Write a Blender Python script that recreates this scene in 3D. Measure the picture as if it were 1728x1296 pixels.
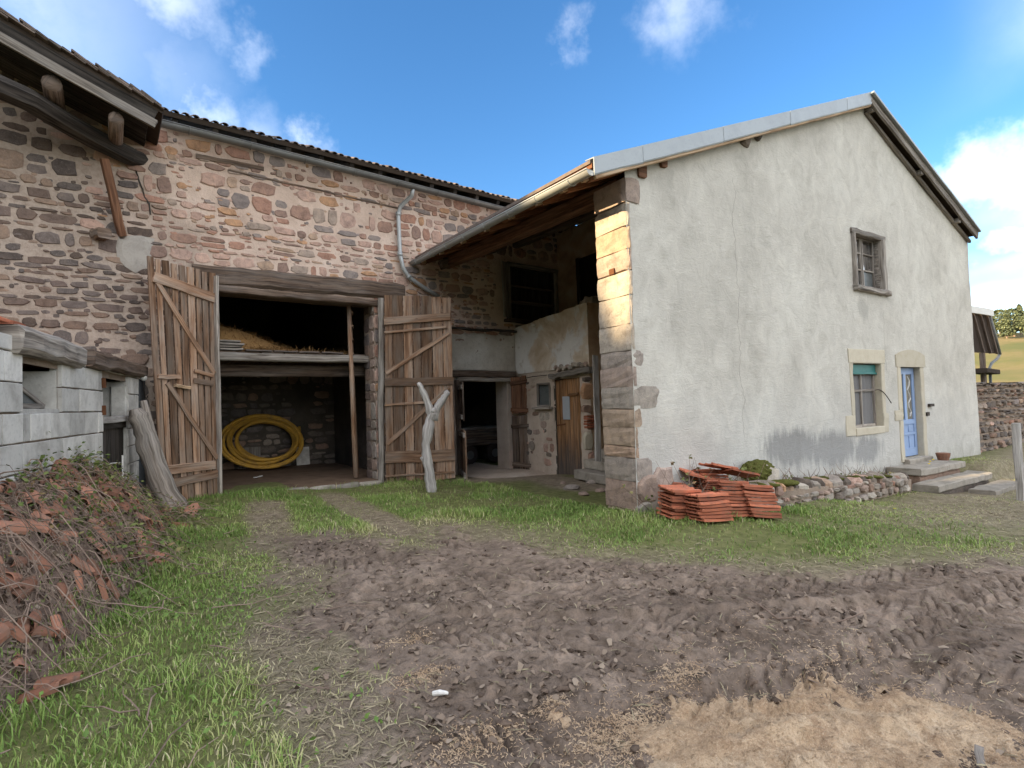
import bpy, bmesh, math, random
import numpy as np
from mathutils import Vector, Matrix

for o in list(bpy.data.objects): bpy.data.objects.remove(o)
SC = bpy.context.scene
COL = SC.collection
rad = math.radians

# ------------------------------------------------------------------ camera
W, H = 1728, 1296
FPX = 894.75
YAW, PITCH, ROLL = rad(37.4434), rad(1.8903), rad(-1.7994)
CAM = np.array([0, 0, 1.6])
_f = np.array([math.sin(YAW)*math.cos(PITCH), math.cos(YAW)*math.cos(PITCH), math.sin(PITCH)])
_r = np.array([math.cos(YAW), -math.sin(YAW), 0.0]); _u = np.cross(_r, _f)
_c, _s = math.cos(ROLL), math.sin(ROLL)
_r, _u = _c*_r+_s*_u, -_s*_r+_c*_u
cd = bpy.data.cameras.new('camera'); cam = bpy.data.objects.new('camera', cd); COL.objects.link(cam)
cd.sensor_width = 36; cd.lens = 36*FPX/W; cd.clip_start = 0.05; cd.clip_end = 3000
cam.matrix_world = Matrix(((_r[0], _u[0], -_f[0], CAM[0]), (_r[1], _u[1], -_f[1], CAM[1]), (_r[2], _u[2], -_f[2], CAM[2]), (0, 0, 0, 1)))
SC.camera = cam
SC.render.resolution_x, SC.render.resolution_y = 1024, 768

# ------------------------------------------------------------------ world, sun, exposure
SUN_EL, SUN_AZ = rad(21), rad(12)            # azimuth measured from -X towards +Y
SUN_TO = np.array([-math.cos(SUN_AZ)*math.cos(SUN_EL), math.sin(SUN_AZ)*math.cos(SUN_EL), math.sin(SUN_EL)])
SKY_STRENGTH, EXPOSURE = 0.07, 2.1
SC.render.engine = 'CYCLES'; SC.cycles.max_bounces = 5; SC.cycles.diffuse_bounces = 4; SC.cycles.glossy_bounces = 2
SC.view_settings.view_transform = 'Standard'; SC.view_settings.look = 'None'
SC.view_settings.exposure = EXPOSURE; SC.view_settings.gamma = 1.0
world = bpy.data.worlds.new('World'); SC.world = world; world.use_nodes = True

def raydir(px, py):
    d = _f+_r*(px-W/2)/FPX+_u*(H/2-py)/FPX
    return d/np.linalg.norm(d)

def build_world():
    nt = world.node_tree; nt.nodes.clear(); L = nt.links.new
    out = nt.nodes.new('ShaderNodeOutputWorld'); bg = nt.nodes.new('ShaderNodeBackground')
    bg.inputs['Strength'].default_value = SKY_STRENGTH
    sky = nt.nodes.new('ShaderNodeTexSky'); sky.sky_type = 'NISHITA'; sky.sun_disc = False
    sky.sun_elevation = SUN_EL; sky.sun_rotation = math.atan2(SUN_TO[0], SUN_TO[1])
    sky.altitude = 300; sky.air_density = 1.0; sky.dust_density = 0.3; sky.ozone_density = 3.0
    tc = nt.nodes.new('ShaderNodeTexCoord')
    def M(op, a, b=None, c=None, clamp=False):
        n = nt.nodes.new('ShaderNodeMath'); n.operation = op; n.use_clamp = clamp
        for i, x in enumerate((a, b, c)):
            if x is None: continue
            if isinstance(x, (int, float)): n.inputs[i].default_value = x
            else: L(x, n.inputs[i])
        return n.outputs[0]
    def noise(scale, detail, rough, dist=0.0, vec=None):
        n = nt.nodes.new('ShaderNodeTexNoise'); n.inputs['Scale'].default_value = scale; n.inputs['Detail'].default_value = min(detail, 4.5)
        n.inputs['Roughness'].default_value = rough; n.inputs['Distortion'].default_value = dist
        L(vec or tc.outputs['Generated'], n.inputs['Vector']); return n.outputs['Fac']
    # billowing outlines: the lookup direction is warped by one colour noise
    wn = nt.nodes.new('ShaderNodeTexNoise'); wn.inputs['Scale'].default_value = 11; wn.inputs['Detail'].default_value = 5; wn.inputs['Roughness'].default_value = .62
    L(tc.outputs['Generated'], wn.inputs['Vector'])
    sb = nt.nodes.new('ShaderNodeVectorMath'); sb.operation = 'SUBTRACT'; L(wn.outputs['Color'], sb.inputs[0]); sb.inputs[1].default_value = (.5, .5, .5)
    ma = nt.nodes.new('ShaderNodeVectorMath'); ma.operation = 'MULTIPLY_ADD'; L(sb.outputs[0], ma.inputs[0]); ma.inputs[1].default_value = (.17, .17, .13); L(tc.outputs['Generated'], ma.inputs[2])
    warped = ma.outputs[0]
    # sunlit fair-weather clouds: (pixel x, pixel y, radius, softness, density)
    blobs = [(1655, 292, 3.1, .6, .85), (1738, 290, 3.6, .6, .85), (1605, 325, 2.1, .7, .75),
             (1715, 425, 2.0, .7, .8), (1695, 545, 3.0, 1.1, .55), (1724, 600, 2.4, 1., .5),
             (285, 5, 2.9, 1.2, .75), (405, 68, 1.9, 1.3, .6), (90, 30, 8, 1.3, .45), (280, 140, 4.5, 1.4, .3),
             (350, 195, 2.2, 1.2, .75), (430, 225, 2.6, 1.3, .45), (525, 232, 1.8, 1.2, .7), (1145, 15, 3.0, 1.2, .55), (968, 62, 1.6, 1.2, .4)]
    acc = None
    for px, py, r, soft, dens in blobs:
        d = raydir(px, py)
        v = nt.nodes.new('ShaderNodeVectorMath'); v.operation = 'DISTANCE'
        L(warped, v.inputs[0]); v.inputs[1].default_value = tuple(d)
        R = rad(r)
        q = M('DIVIDE', v.outputs['Value'], R)
        mr = nt.nodes.new('ShaderNodeMapRange'); mr.interpolation_type = 'SMOOTHSTEP'; mr.clamp = True
        L(q, mr.inputs['Value']); mr.inputs['From Min'].default_value = 1.0+soft*.5; mr.inputs['From Max'].default_value = 1.0-soft
        mr.inputs['To Min'].default_value = 0; mr.inputs['To Max'].default_value = dens*.30
        acc = mr.outputs[0] if acc is None else M('MAXIMUM', acc, mr.outputs[0])
    # denser cloud over the unseen rest of the sky, added to brighten the yard
    sep = nt.nodes.new('ShaderNodeSeparateXYZ'); L(tc.outputs['Generated'], sep.inputs[0])
    up = M('ADD', M('MAXIMUM', sep.outputs['Z'], 0.0), 0.22)
    cmb = nt.nodes.new('ShaderNodeCombineXYZ'); L(M('DIVIDE', sep.outputs['X'], up), cmb.inputs[0]); L(M('DIVIDE', sep.outputs['Y'], up), cmb.inputs[1])
    cmb.inputs[2].default_value = 3.7
    g = noise(1.15, 3, 0.56, 0.0, cmb.outputs[0])
    mr = nt.nodes.new('ShaderNodeMapRange'); mr.interpolation_type = 'SMOOTHSTEP'; mr.clamp = True
    L(g, mr.inputs['Value']); mr.inputs['From Min'].default_value = 0.38; mr.inputs['From Max'].default_value = 0.54
    # less of it in the blue half where the camera looks, as the photograph shows
    dv = nt.nodes.new('ShaderNodeVectorMath'); dv.operation = 'DOT_PRODUCT'; L(tc.outputs['Generated'], dv.inputs[0]); dv.inputs[1].default_value = tuple(raydir(850, 250))
    blue = nt.nodes.new('ShaderNodeMapRange'); blue.interpolation_type = 'SMOOTHSTEP'; L(dv.outputs['Value'], blue.inputs['Value'])
    blue.inputs['From Min'].default_value = 0.82; blue.inputs['From Max'].default_value = 0.5
    acc = M('MAXIMUM', acc, M('MULTIPLY', M('MULTIPLY', mr.outputs[0], .85), blue.outputs[0]))
    # cloud colour: white where the sun strikes, soft grey-blue where it is thick
    cr = nt.nodes.new('ShaderNodeValToRGB'); cr.color_ramp.elements[0].position = .36; cr.color_ramp.elements[1].position = .62
    k = CLOUD/SKY_STRENGTH
    cr.color_ramp.elements[0].color = (.68, .70, .73, 1); cr.color_ramp.elements[1].color = (1.0, .965, .91, 1)
    L(wn.outputs['Fac'], cr.inputs[0])
    cm = nt.nodes.new('ShaderNodeVectorMath'); cm.operation = 'SCALE'; L(cr.outputs[0], cm.inputs[0]); cm.inputs['Scale'].default_value = k
    mix = nt.nodes.new('ShaderNodeMix'); mix.data_type = 'RGBA'
    hs = nt.nodes.new('ShaderNodeHueSaturation'); hs.inputs['Saturation'].default_value = 1.2; L(sky.outputs[0], hs.inputs['Color'])
    L(acc, mix.inputs[0]); L(hs.outputs[0], mix.inputs[6]); L(cm.outputs[0], mix.inputs[7])
    L(mix.outputs[2], bg.inputs['Color']); L(bg.outputs[0], out.inputs['Surface'])
CLOUD = 0.95
build_world()
sd = bpy.data.lights.new('sun', 'SUN'); sd.energy = 3.1; sd.angle = rad(0.5); sd.color = (1.0, .76, .44)
sun = bpy.data.objects.new('sun', sd); COL.objects.link(sun)
sun.rotation_euler = Vector((-SUN_TO[0], -SUN_TO[1], -SUN_TO[2])).to_track_quat('-Z', 'Y').to_euler(); sun.location = tuple(SUN_TO*60)

# ------------------------------------------------------------------ places: barn front is the plane y = BD, the house gable stands turned by GA
BD = 10.845
GA = rad(6.322); G0 = np.array([5.668, 4.714, 0.0])
gd = np.array([math.cos(GA), -math.sin(GA), 0.0]); gb = np.array([math.sin(GA), math.cos(GA), 0.0])   # along the gable, into the house
EZ = np.array([0, 0, 1.0])
def hit(px, py, p0, n):
    d = raydir(px, py); return CAM+d*(np.dot(np.array(p0)-CAM, n)/np.dot(d, n))
def on_barn(px, py, off=0): return hit(px, py, (0, BD-off, 0), np.array([0, 1., 0]))
def on_vert(px, py, a, b):
    a = np.array([a[0], a[1], 0.]); d = np.array([b[0], b[1], 0.])-a; return hit(px, py, a, np.array([d[1], -d[0], 0]))
def on_ground(px, py, z=0): return hit(px, py, (0, 0, z), EZ)
def HS(s, n, z): return G0+gd*s+gb*n+EZ*z          # house coordinates: s along the gable, n behind it
def to_h(p): q = np.array(p)-G0; return float(q@gd), float(q@gb), float(p[2])
def on_gable(px, py, off=0):
    p = hit(px, py, G0-gb*off, gb); a = to_h(p); return a[0], a[2]
def on_side(px, py, s0):
    p = hit(px, py, G0+gd*s0, gd); a = to_h(p); return a[1], a[2]

rnd = random.Random(11)
NR = np.random.default_rng(5)
def hsh(ix, iy, seed): 
    h = np.sin(ix*127.1+iy*311.7+seed*74.7)*43758.5453; return h-np.floor(h)
def vnoise(x, y, seed=0):
    x = np.asarray(x, float); y = np.asarray(y, float)
    ix, iy = np.floor(x), np.floor(y); fx, fy = x-ix, y-iy
    fx = fx*fx*(3-2*fx); fy = fy*fy*(3-2*fy)
    a, b, c, d = hsh(ix, iy, seed), hsh(ix+1, iy, seed), hsh(ix, iy+1, seed), hsh(ix+1, iy+1, seed)
    return (a*(1-fx)+b*fx)*(1-fy)+(c*(1-fx)+d*fx)*fy
def fbm(x, y, seed=0, o=4, g=.5):
    t, a, s = 0, 1, 0
    for i in range(o):
        t = t+a*vnoise(x*2**i, y*2**i, seed+i*3); s += a; a *= g
    return t/s-.5
def sstep(a, b, x):
    t = np.clip((x-a)/(b-a), 0, 1); return t*t*(3-2*t)

# ------------------------------------------------------------------ mesh collecting
class MB:
    def __init__(self): self.v, self.f, self.uv = [], [], []
    def add(self, vs, fs, uvs=None):
        b = len(self.v); self.v.extend([tuple(map(float, p)) for p in vs])
        for i, f in enumerate(fs):
            self.f.append(tuple(b+k for k in f))
            self.uv.append(uvs[i] if uvs else None)
    def mesh(self, name, mat, origin=(0, 0, 0), smooth=False):
        me = bpy.data.meshes.new(name)
        ox, oy, oz = origin
        me.from_pydata([(a-ox, b-oy, c-oz) for a, b, c in self.v], [], self.f)
        if any(u is not None for u in self.uv):
            ul = me.uv_layers.new(name='UVMap'); co = []
            for f, u in zip(self.f, self.uv):
                for k in range(len(f)): co.extend(u[k] if u else (0, 0))
            ul.data.foreach_set('uv', co)
        if smooth: me.polygons.foreach_set('use_smooth', [True]*len(me.polygons))
        me.materials.append(mat); me.update(); return me
    def build(self, name, mat, parent=None, smooth=False, at=None):
        org = np.array(at) if at is not None else (ORG[parent.name] if parent else np.zeros(3))
        o = bpy.data.objects.new(name, self.mesh(name, mat, org, smooth)); COL.objects.link(o)
        if parent: o.parent = parent; ORG[o.name] = org
        else:
            o.location = tuple(org); ORG[o.name] = org
        return o
ORG = {}
def tag(o, label, cat=None, group=None, kind=None):
    if label: o['label'] = label
    if cat: o['category'] = cat
    if group: o['group'] = group
    if kind: o['kind'] = kind
    return o
def thing(name, label, cat, loc, group=None):
    o = bpy.data.objects.new(name, None); COL.objects.link(o); o.location = tuple(map(float, loc)); o.empty_display_size = .2
    ORG[o.name] = np.array(loc, float); return tag(o, label, cat, group)

def nrm(v): v = np.array(v, float); return v/np.linalg.norm(v)
def V(*a): return np.array(a, float)

def bar(mb, p, q, w, h, up=(0, 0, 1), seg=3, j=.004, cham=.12, taper=1.0, bow=0.0, twist=0.0):
    """a sawn or hewn timber from p to q: chamfered section, rings with a little unevenness, grain along UV u"""
    p, q = V(*p), V(*q); ax = q-p; ln = np.linalg.norm(ax); ax /= ln
    up = np.array(up, float); side = np.cross(ax, up)
    if np.linalg.norm(side) < 1e-4: side = np.cross(ax, V(1, 0, 0))
    side = nrm(side); up = nrm(np.cross(side, ax))
    c = cham*min(w, h)
    pts = [(-w/2+c, -h/2), (w/2-c, -h/2), (w/2, -h/2+c), (w/2, h/2-c), (w/2-c, h/2), (-w/2+c, h/2), (-w/2, h/2-c), (-w/2, -h/2+c)]
    vs, fs, uvs = [], [], []
    u0, v0 = rnd.random()*50, rnd.random()*50
    per = [0]
    for k in range(8):
        a, b = pts[k], pts[(k+1) % 8]; per.append(per[-1]+math.hypot(a[0]-b[0], a[1]-b[1]))
    for i in range(seg+1):
        t = i/seg; ce = p+ax*ln*t+up*bow*4*t*(1-t); sc = 1+(taper-1)*t
        jx, jy = rnd.uniform(-j, j), rnd.uniform(-j, j)
        for k in range(8):
            vs.append(ce+side*(pts[k][0]*sc+jx+rnd.uniform(-j, j)*.5)+up*(pts[k][1]*sc+jy+rnd.uniform(-j, j)*.5)+ax*(rnd.uniform(-j, j) if i in (0, seg) else 0))
    for i in range(seg):
        for k in range(8):
            a, b = i*8+k, i*8+(k+1) % 8
            fs.append((a, b, b+8, a+8)); l0, l1 = u0+ln*i/seg, u0+ln*(i+1)/seg
            uvs.append(((l0, v0+per[k]), (l0, v0+per[k+1]), (l1, v0+per[k+1]), (l1, v0+per[k])))
    fs.append(tuple(range(7, -1, -1))); uvs.append(tuple((u0+pts[k][0], v0+pts[k][1]) for k in range(7, -1, -1)))
    e = seg*8; fs.append(tuple(range(e, e+8))); uvs.append(tuple((u0+pts[k][0], v0+pts[k][1]) for k in range(8)))
    mb.add(vs, fs, uvs)
def box(mb, p, ex, ey, ez):
    """box from corner p along three edge vectors"""
    p, ex, ey, ez = V(*p), V(*ex), V(*ey), V(*ez)
    if np.dot(np.cross(ex, ey), ez) < 0: p = p+ex; ex = -ex
    vs = [p, p+ex, p+ex+ey, p+ey, p+ez, p+ex+ez, p+ex+ey+ez, p+ey+ez]
    uv = ((0, 0), (1, 0), (1, 1), (0, 1))
    mb.add(vs, [(0, 3, 2, 1), (4, 5, 6, 7), (0, 1, 5, 4), (1, 2, 6, 5), (2, 3, 7, 6), (3, 0, 4, 7)], [uv]*6)
def tube(mb, pts, r, n=8, cap=True, jit=0.0):
    pts = [V(*p) for p in pts]; m = len(pts); rr = r if hasattr(r, '__len__') else [r]*m
    vs, fs, uvs = [], [], []; up = V(0, 0, 1); prev = None; L = rnd.random()*20; ls = []
    for i in range(m):
        t = nrm(pts[min(i+1, m-1)]-pts[max(i-1, 0)])
        a = np.cross(t, prev if prev is not None else up)
        if np.linalg.norm(a) < 1e-3: a = np.cross(t, V(1, .3, 0))
        a = nrm(a); b = np.cross(a, t); prev = b
        if i: L += np.linalg.norm(pts[i]-pts[i-1])
        ls.append(L)
        for k in range(n):
            g = 2*math.pi*k/n; q = rr[i]*(1+rnd.uniform(-jit, jit)); vs.append(pts[i]+a*math.cos(g)*q+b*math.sin(g)*q)
    v0 = rnd.random()*20
    for i in range(m-1):
        for k in range(n):
            k2 = (k+1) % n; fs.append((i*n+k, i*n+k2, (i+1)*n+k2, (i+1)*n+k))
            rm = sum(rr)/m; c0, c1 = v0+k*6.28*rm/n, v0+(k+1)*6.28*rm/n
            uvs.append(((ls[i], c0), (ls[i], c1), (ls[i+1], c1), (ls[i+1], c0)))
    if cap:
        fs.append(tuple(range(n-1, -1, -1))); uvs.append(tuple((v0+.1*math.cos(k), v0+.1*math.sin(k)) for k in range(n)))
        fs.append(tuple(range((m-1)*n, m*n))); uvs.append(tuple((v0+.1*math.cos(k), v0+.1*math.sin(k)) for k in range(n)))
    mb.add(vs, fs, uvs)
def limb(mb, pts, rr, n=11, k=5, wob=.012, jit=.07):
    """weathered branch: path refined and bent a little, section lobed along its length"""
    P, R_ = [], []; ph = rnd.random()*6
    for i in range(len(pts)-1):
        for j in range(k):
            t = j/k; P.append(V(*pts[i])*(1-t)+V(*pts[i+1])*t+V(rnd.gauss(0, wob), rnd.gauss(0, wob), 0)); R_.append((rr[i]*(1-t)+rr[i+1]*t)*(1+.10*math.sin(ph+len(P)*1.1)+rnd.uniform(-jit, jit)))
    P.append(V(*pts[-1])); R_.append(rr[-1]*.75); tube(mb, P, R_, n, True, jit)
def rock(mb, c, ax, ay, az, n=9, rough=.16, dome=.75, back=.03, slant=0.0):
    """a wall stone: irregular outline in the plane (ax, ay) (half sizes), proud along az (full height), seated 'back' into the wall"""
    c, ax, ay, az = V(*c), V(*ax), V(*ay), V(*az); h = np.linalg.norm(az); zn = az/h
    vs = []; ang0 = rnd.random()
    prof = []
    for k in range(n):
        g = 2*math.pi*(k+ang0*.5)/n; cx, sy = math.cos(g), math.sin(g)
        p = 5.0; d = (abs(cx)**p+abs(sy)**p)**(-1/p)
        d *= 1+rnd.uniform(-rough, rough*.45); prof.append((cx*d, sy*d))
    tilt = (rnd.uniform(-.3, .3), rnd.uniform(-.3, .3))
    for sc, z in ((1.0, -back), (1.0, h*.45), (dome, h)):
        for x, y in prof:
            zz = z if z < 0 else z*(1+(tilt[0]*x+tilt[1]*y)*.8+rnd.uniform(-.12, .12))
            vs.append(c+ax*x*sc+ay*y*sc+zn*zz)
    vs.append(c+zn*h*rnd.uniform(.9, 1.15))
    fs = []
    for l in range(2):
        for k in range(n):
            a, b = l*n+k, l*n+(k+1) % n; fs.append((a, b, b+n, a+n))
    for k in range(n): fs.append((2*n+k, 2*n+(k+1) % n, 3*n))
    if np.dot(np.cross(ax, ay), zn) < 0: fs = [tuple(reversed(f)) for f in fs]
    mb.add(vs, fs)
def lump(mb, c, rx, ry, rz, sub=1, j=.18):
    bm = bmesh.new(); bmesh.ops.create_icosphere(bm, subdivisions=sub, radius=1)
    vs = []
    a = rnd.random()*6.28; ca, sa = math.cos(a), math.sin(a)
    for v in bm.verts:
        q = 1+rnd.uniform(-j, j); x, y = v.co.x*rx*q, v.co.y*ry*q
        vs.append((c[0]+x*ca-y*sa, c[1]+x*sa+y*ca, c[2]+v.co.z*rz*q))
    mb.add(vs, [tuple(v.index for v in f.verts) for f in bm.faces]); bm.free()

# ------------------------------------------------------------------ materials
class MT:
    def __init__(self, name, rough=.85, spec=.25):
        self.m = bpy.data.materials.new(name); self.m.use_nodes = True; self.nt = self.m.node_tree
        self.b = self.nt.nodes['Principled BSDF']; self.b.inputs['Roughness'].default_value = rough
        self.b.inputs['Specular IOR Level'].default_value = spec; self._tc = None
    def L(self, a, b): self.nt.links.new(a, b)
    def new(self, t): return self.nt.nodes.new('ShaderNode'+t)
    def tc(self, k='Object'):
        if not self._tc: self._tc = self.new('TexCoord')
        return self._tc.outputs[k]
    def pos(self): return self.new('NewGeometry').outputs['Position']
    def map(self, vec, scale=(1, 1, 1), rot=(0, 0, 0), loc=(0, 0, 0)):
        n = self.new('Mapping'); self.L(vec, n.inputs[0]); n.inputs['Scale'].default_value = scale; n.inputs['Rotation'].default_value = rot; n.inputs['Location'].default_value = loc
        return n.outputs[0]
    def noise(self, vec, scale, detail=5, rough=.55, dist=0, off=None):
        n = self.new('TexNoise'); n.inputs['Scale'].default_value = scale; n.inputs['Detail'].default_value = min(detail, 4.5)
        n.inputs['Roughness'].default_value = rough; n.inputs['Distortion'].default_value = dist
        if vec is not None: self.L(vec, n.inputs['Vector'])
        return n.outputs['Fac']
    def voro(self, vec, scale, feat='F1', rnd_=1):
        n = self.new('TexVoronoi'); n.feature = feat; n.inputs['Scale'].default_value = scale; n.inputs['Randomness'].default_value = rnd_
        self.L(vec, n.inputs['Vector']); return n.outputs
    def ramp(self, fac, stops, interp='LINEAR'):
        n = self.new('ValToRGB'); cr = n.color_ramp; cr.interpolation = interp
        while len(cr.elements) < len(stops): cr.elements.new(.5)
        for e, (p, c) in zip(cr.elements, stops):
            e.position = p; e.color = (*c, 1) if len(c) == 3 else c
        self.L(fac, n.inputs[0]); return n.outputs[0]
    def val(self, fac, a, b, lo=0., hi=1.):
        n = self.new('MapRange'); n.clamp = True; self.L(fac, n.inputs[0])
        n.inputs['From Min'].default_value = a; n.inputs['From Max'].default_value = b; n.inputs['To Min'].default_value = lo; n.inputs['To Max'].default_value = hi
        return n.outputs[0]
    def math(self, op, a, b=None, clamp=False):
        n = self.new('Math'); n.operation = op; n.use_clamp = clamp
        for i, x in enumerate((a, b)):
            if x is None: continue
            if isinstance(x, (int, float)): n.inputs[i].default_value = x
            else: self.L(x, n.inputs[i])
        return n.outputs[0]
    def mix(self, fac, a, b, mode='MIX'):
        n = self.new('Mix'); n.data_type = 'RGBA'; n.blend_type = mode
        for s, x in ((0, fac), (6, a), (7, b)):
            if isinstance(x, (int, float)): n.inputs[s].default_value = x
            elif isinstance(x, tuple): n.inputs[s].default_value = (*x, 1) if len(x) == 3 else x
            else: self.L(x, n.inputs[s])
        return n.outputs[2]
    def rand(self):
        a = self.new('ObjectInfo').outputs['Random']; b = self.new('NewGeometry').outputs['Random Per Island']
        return self.math('FRACT', self.math('ADD', self.math('MULTIPLY', a, 7.31), b))
    def bump(self, h, strength=.5, dist=.02):
        n = self.new('Bump'); n.inputs['Strength'].default_value = strength; n.inputs['Distance'].default_value = dist
        self.L(h, n.inputs['Height']); self.L(n.outputs[0], self.b.inputs['Normal']); return n
    def color(self, c):
        if isinstance(c, tuple): self.b.inputs['Base Color'].default_value = (*c, 1)
        else: self.L(c, self.b.inputs['Base Color'])
        return self
    def var(self, c, lo=.7, hi=1.3):
        """brightness differs from piece to piece"""
        r = self.val(self.rand(), 0, 1, lo, hi)
        cmb = self.new('CombineColor'); [self.L(r, cmb.inputs[i]) for i in range(3)]
        return self.mix(1.0, c, cmb.outputs[0], 'MULTIPLY')

def wood(name, dark, light, grey=(.30, .29, .28), greyamt=.4, lo=.65, hi=1.3, rough=.85):
    t = MT(name, rough, .2); uv = t.map(t.tc('UV'), (1.3, 26, 1))
    n = t.noise(uv, 1.0, 7, .62, .6); n2 = t.noise(t.map(t.tc('UV'), (.7, 4, 1)), 1.6, 4, .6)
    fine = t.noise(t.map(t.tc('UV'), (4, 120, 1)), 1.0, 3, .6)
    c = t.ramp(n, [(.28, tuple(x*.45 for x in dark)), (.42, dark), (.62, light), (.8, tuple(min(1, x*1.25) for x in light))])
    c = t.mix(t.val(n2, .42, .68, 0, greyamt), c, grey)
    c = t.mix(t.val(fine, .52, .75, 0, .45), c, tuple(x*.35 for x in dark))
    kn = t.voro(t.map(t.tc('UV'), (2.2, 9, 1)), 1.0)[0]
    c = t.mix(t.val(kn, .0, .11, .85, 0), c, tuple(x*.3 for x in dark))
    if name == 'wood_orange':                                     # damp has blackened the foot of the little door
        sep = t.new('SeparateXYZ'); t.L(t.pos(), sep.inputs[0]); c = t.mix(t.val(t.math('ADD', sep.outputs['Z'], t.math('MULTIPLY', n, .9)), 1.35, .55, 0, .85), c, (.075, .07, .067))
    t.color(t.var(c, lo, hi)); t.bump(t.math('ADD', n, t.math('MULTIPLY', fine, .5)), .55, .012); return t.m
def stones(name, palette, rough=.9, lo=.75, hi=1.2, sc=1.0):
    t = MT(name, rough, .2); r = t.rand(); p = t.pos()
    k = len(palette); c = t.ramp(r, [(i/k, x) for i, x in enumerate(palette)], 'CONSTANT')
    n = t.noise(p, 9*sc, 6, .65, .4); c = t.mix(1.0, c, t.ramp(n, [(.25, (.55, .53, .52)), (.5, (.95, .95, .95)), (.75, (1.25, 1.2, 1.12))]), 'MULTIPLY')
    fine = t.noise(p, 60*sc, 4, .7); c = t.mix(t.val(fine, .56, .72, 0, .5), c, (.34, .30, .27)); c = t.mix(t.val(fine, .44, .30, 0, .45), c, (.06, .05, .045))
    t.color(t.var(c, lo, hi)); t.bump(t.math('ADD', n, t.math('MULTIPLY', fine, .35)), .7, .02); return t.m

M = {}
M['stone_pink'] = stones('stone_pink', [(.42, .265, .205), (.46, .29, .225), (.35, .235, .19), (.48, .34, .25), (.32, .265, .24), (.43, .245, .18), (.50, .295, .175), (.39, .305, .25), (.24, .20, .185), (.45, .30, .24), (.47, .32, .26), (.40, .275, .225)])
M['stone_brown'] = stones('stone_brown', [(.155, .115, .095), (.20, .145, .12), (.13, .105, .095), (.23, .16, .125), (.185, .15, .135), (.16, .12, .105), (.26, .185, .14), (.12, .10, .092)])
M['quoin'] = stones('quoin', [(.42, .32, .24), (.36, .26, .205), (.45, .36, .26), (.33, .26, .22), (.39, .34, .285)], sc=.7, lo=.9, hi=1.1)
M['stone_pale'] = stones('stone_pale', [(.42, .37, .32), (.33, .28, .235), (.48, .425, .36), (.32, .235, .19), (.38, .29, .245), (.28, .24, .21)])
M['stone_dry'] = stones('stone_dry', [(.22, .18, .15), (.16, .13, .11), (.28, .23, .19), (.13, .11, .10), (.24, .16, .12)])

def mortar(name, c1, c2, c3, bumpd=.02):
    t = MT(name, .95, .1); p = t.pos()
    n = t.noise(p, 1.3, 5, .6); m2 = t.noise(p, 14, 6, .7); f = t.noise(p, 110, 3, .6)
    c = t.ramp(n, [(.32, c1), (.52, c2), (.7, c3)])
    c = t.mix(t.val(m2, .56, .75, 0, .45), c, tuple(x*.55 for x in c1)); c = t.mix(t.val(f, .58, .7, 0, .35), c, tuple(x*.4 for x in c1))
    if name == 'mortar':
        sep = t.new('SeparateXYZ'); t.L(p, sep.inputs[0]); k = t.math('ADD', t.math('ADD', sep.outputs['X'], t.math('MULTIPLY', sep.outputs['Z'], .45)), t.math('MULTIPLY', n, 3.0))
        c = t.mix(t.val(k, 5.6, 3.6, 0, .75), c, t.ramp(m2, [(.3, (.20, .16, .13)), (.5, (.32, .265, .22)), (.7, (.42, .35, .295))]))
    t.color(c); t.bump(t.math('ADD', t.math('MULTIPLY', m2, 1.0), t.math('MULTIPLY', f, .3)), .8, bumpd); return t.m
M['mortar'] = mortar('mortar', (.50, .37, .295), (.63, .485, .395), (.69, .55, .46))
M['mortar_dark'] = mortar('mortar_dark', (.22, .17, .135), (.30, .235, .185), (.36, .28, .22))
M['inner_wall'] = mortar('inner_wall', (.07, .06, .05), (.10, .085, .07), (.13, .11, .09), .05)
M['rubble_plaster'] = mortar('rubble_plaster', (.46, .40, .34), (.63, .585, .52), (.74, .705, .65), .03)
M['rough_plaster'] = mortar('rough_plaster', (.42, .34, .275), (.55, .455, .375), (.63, .55, .475), .03)

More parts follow.
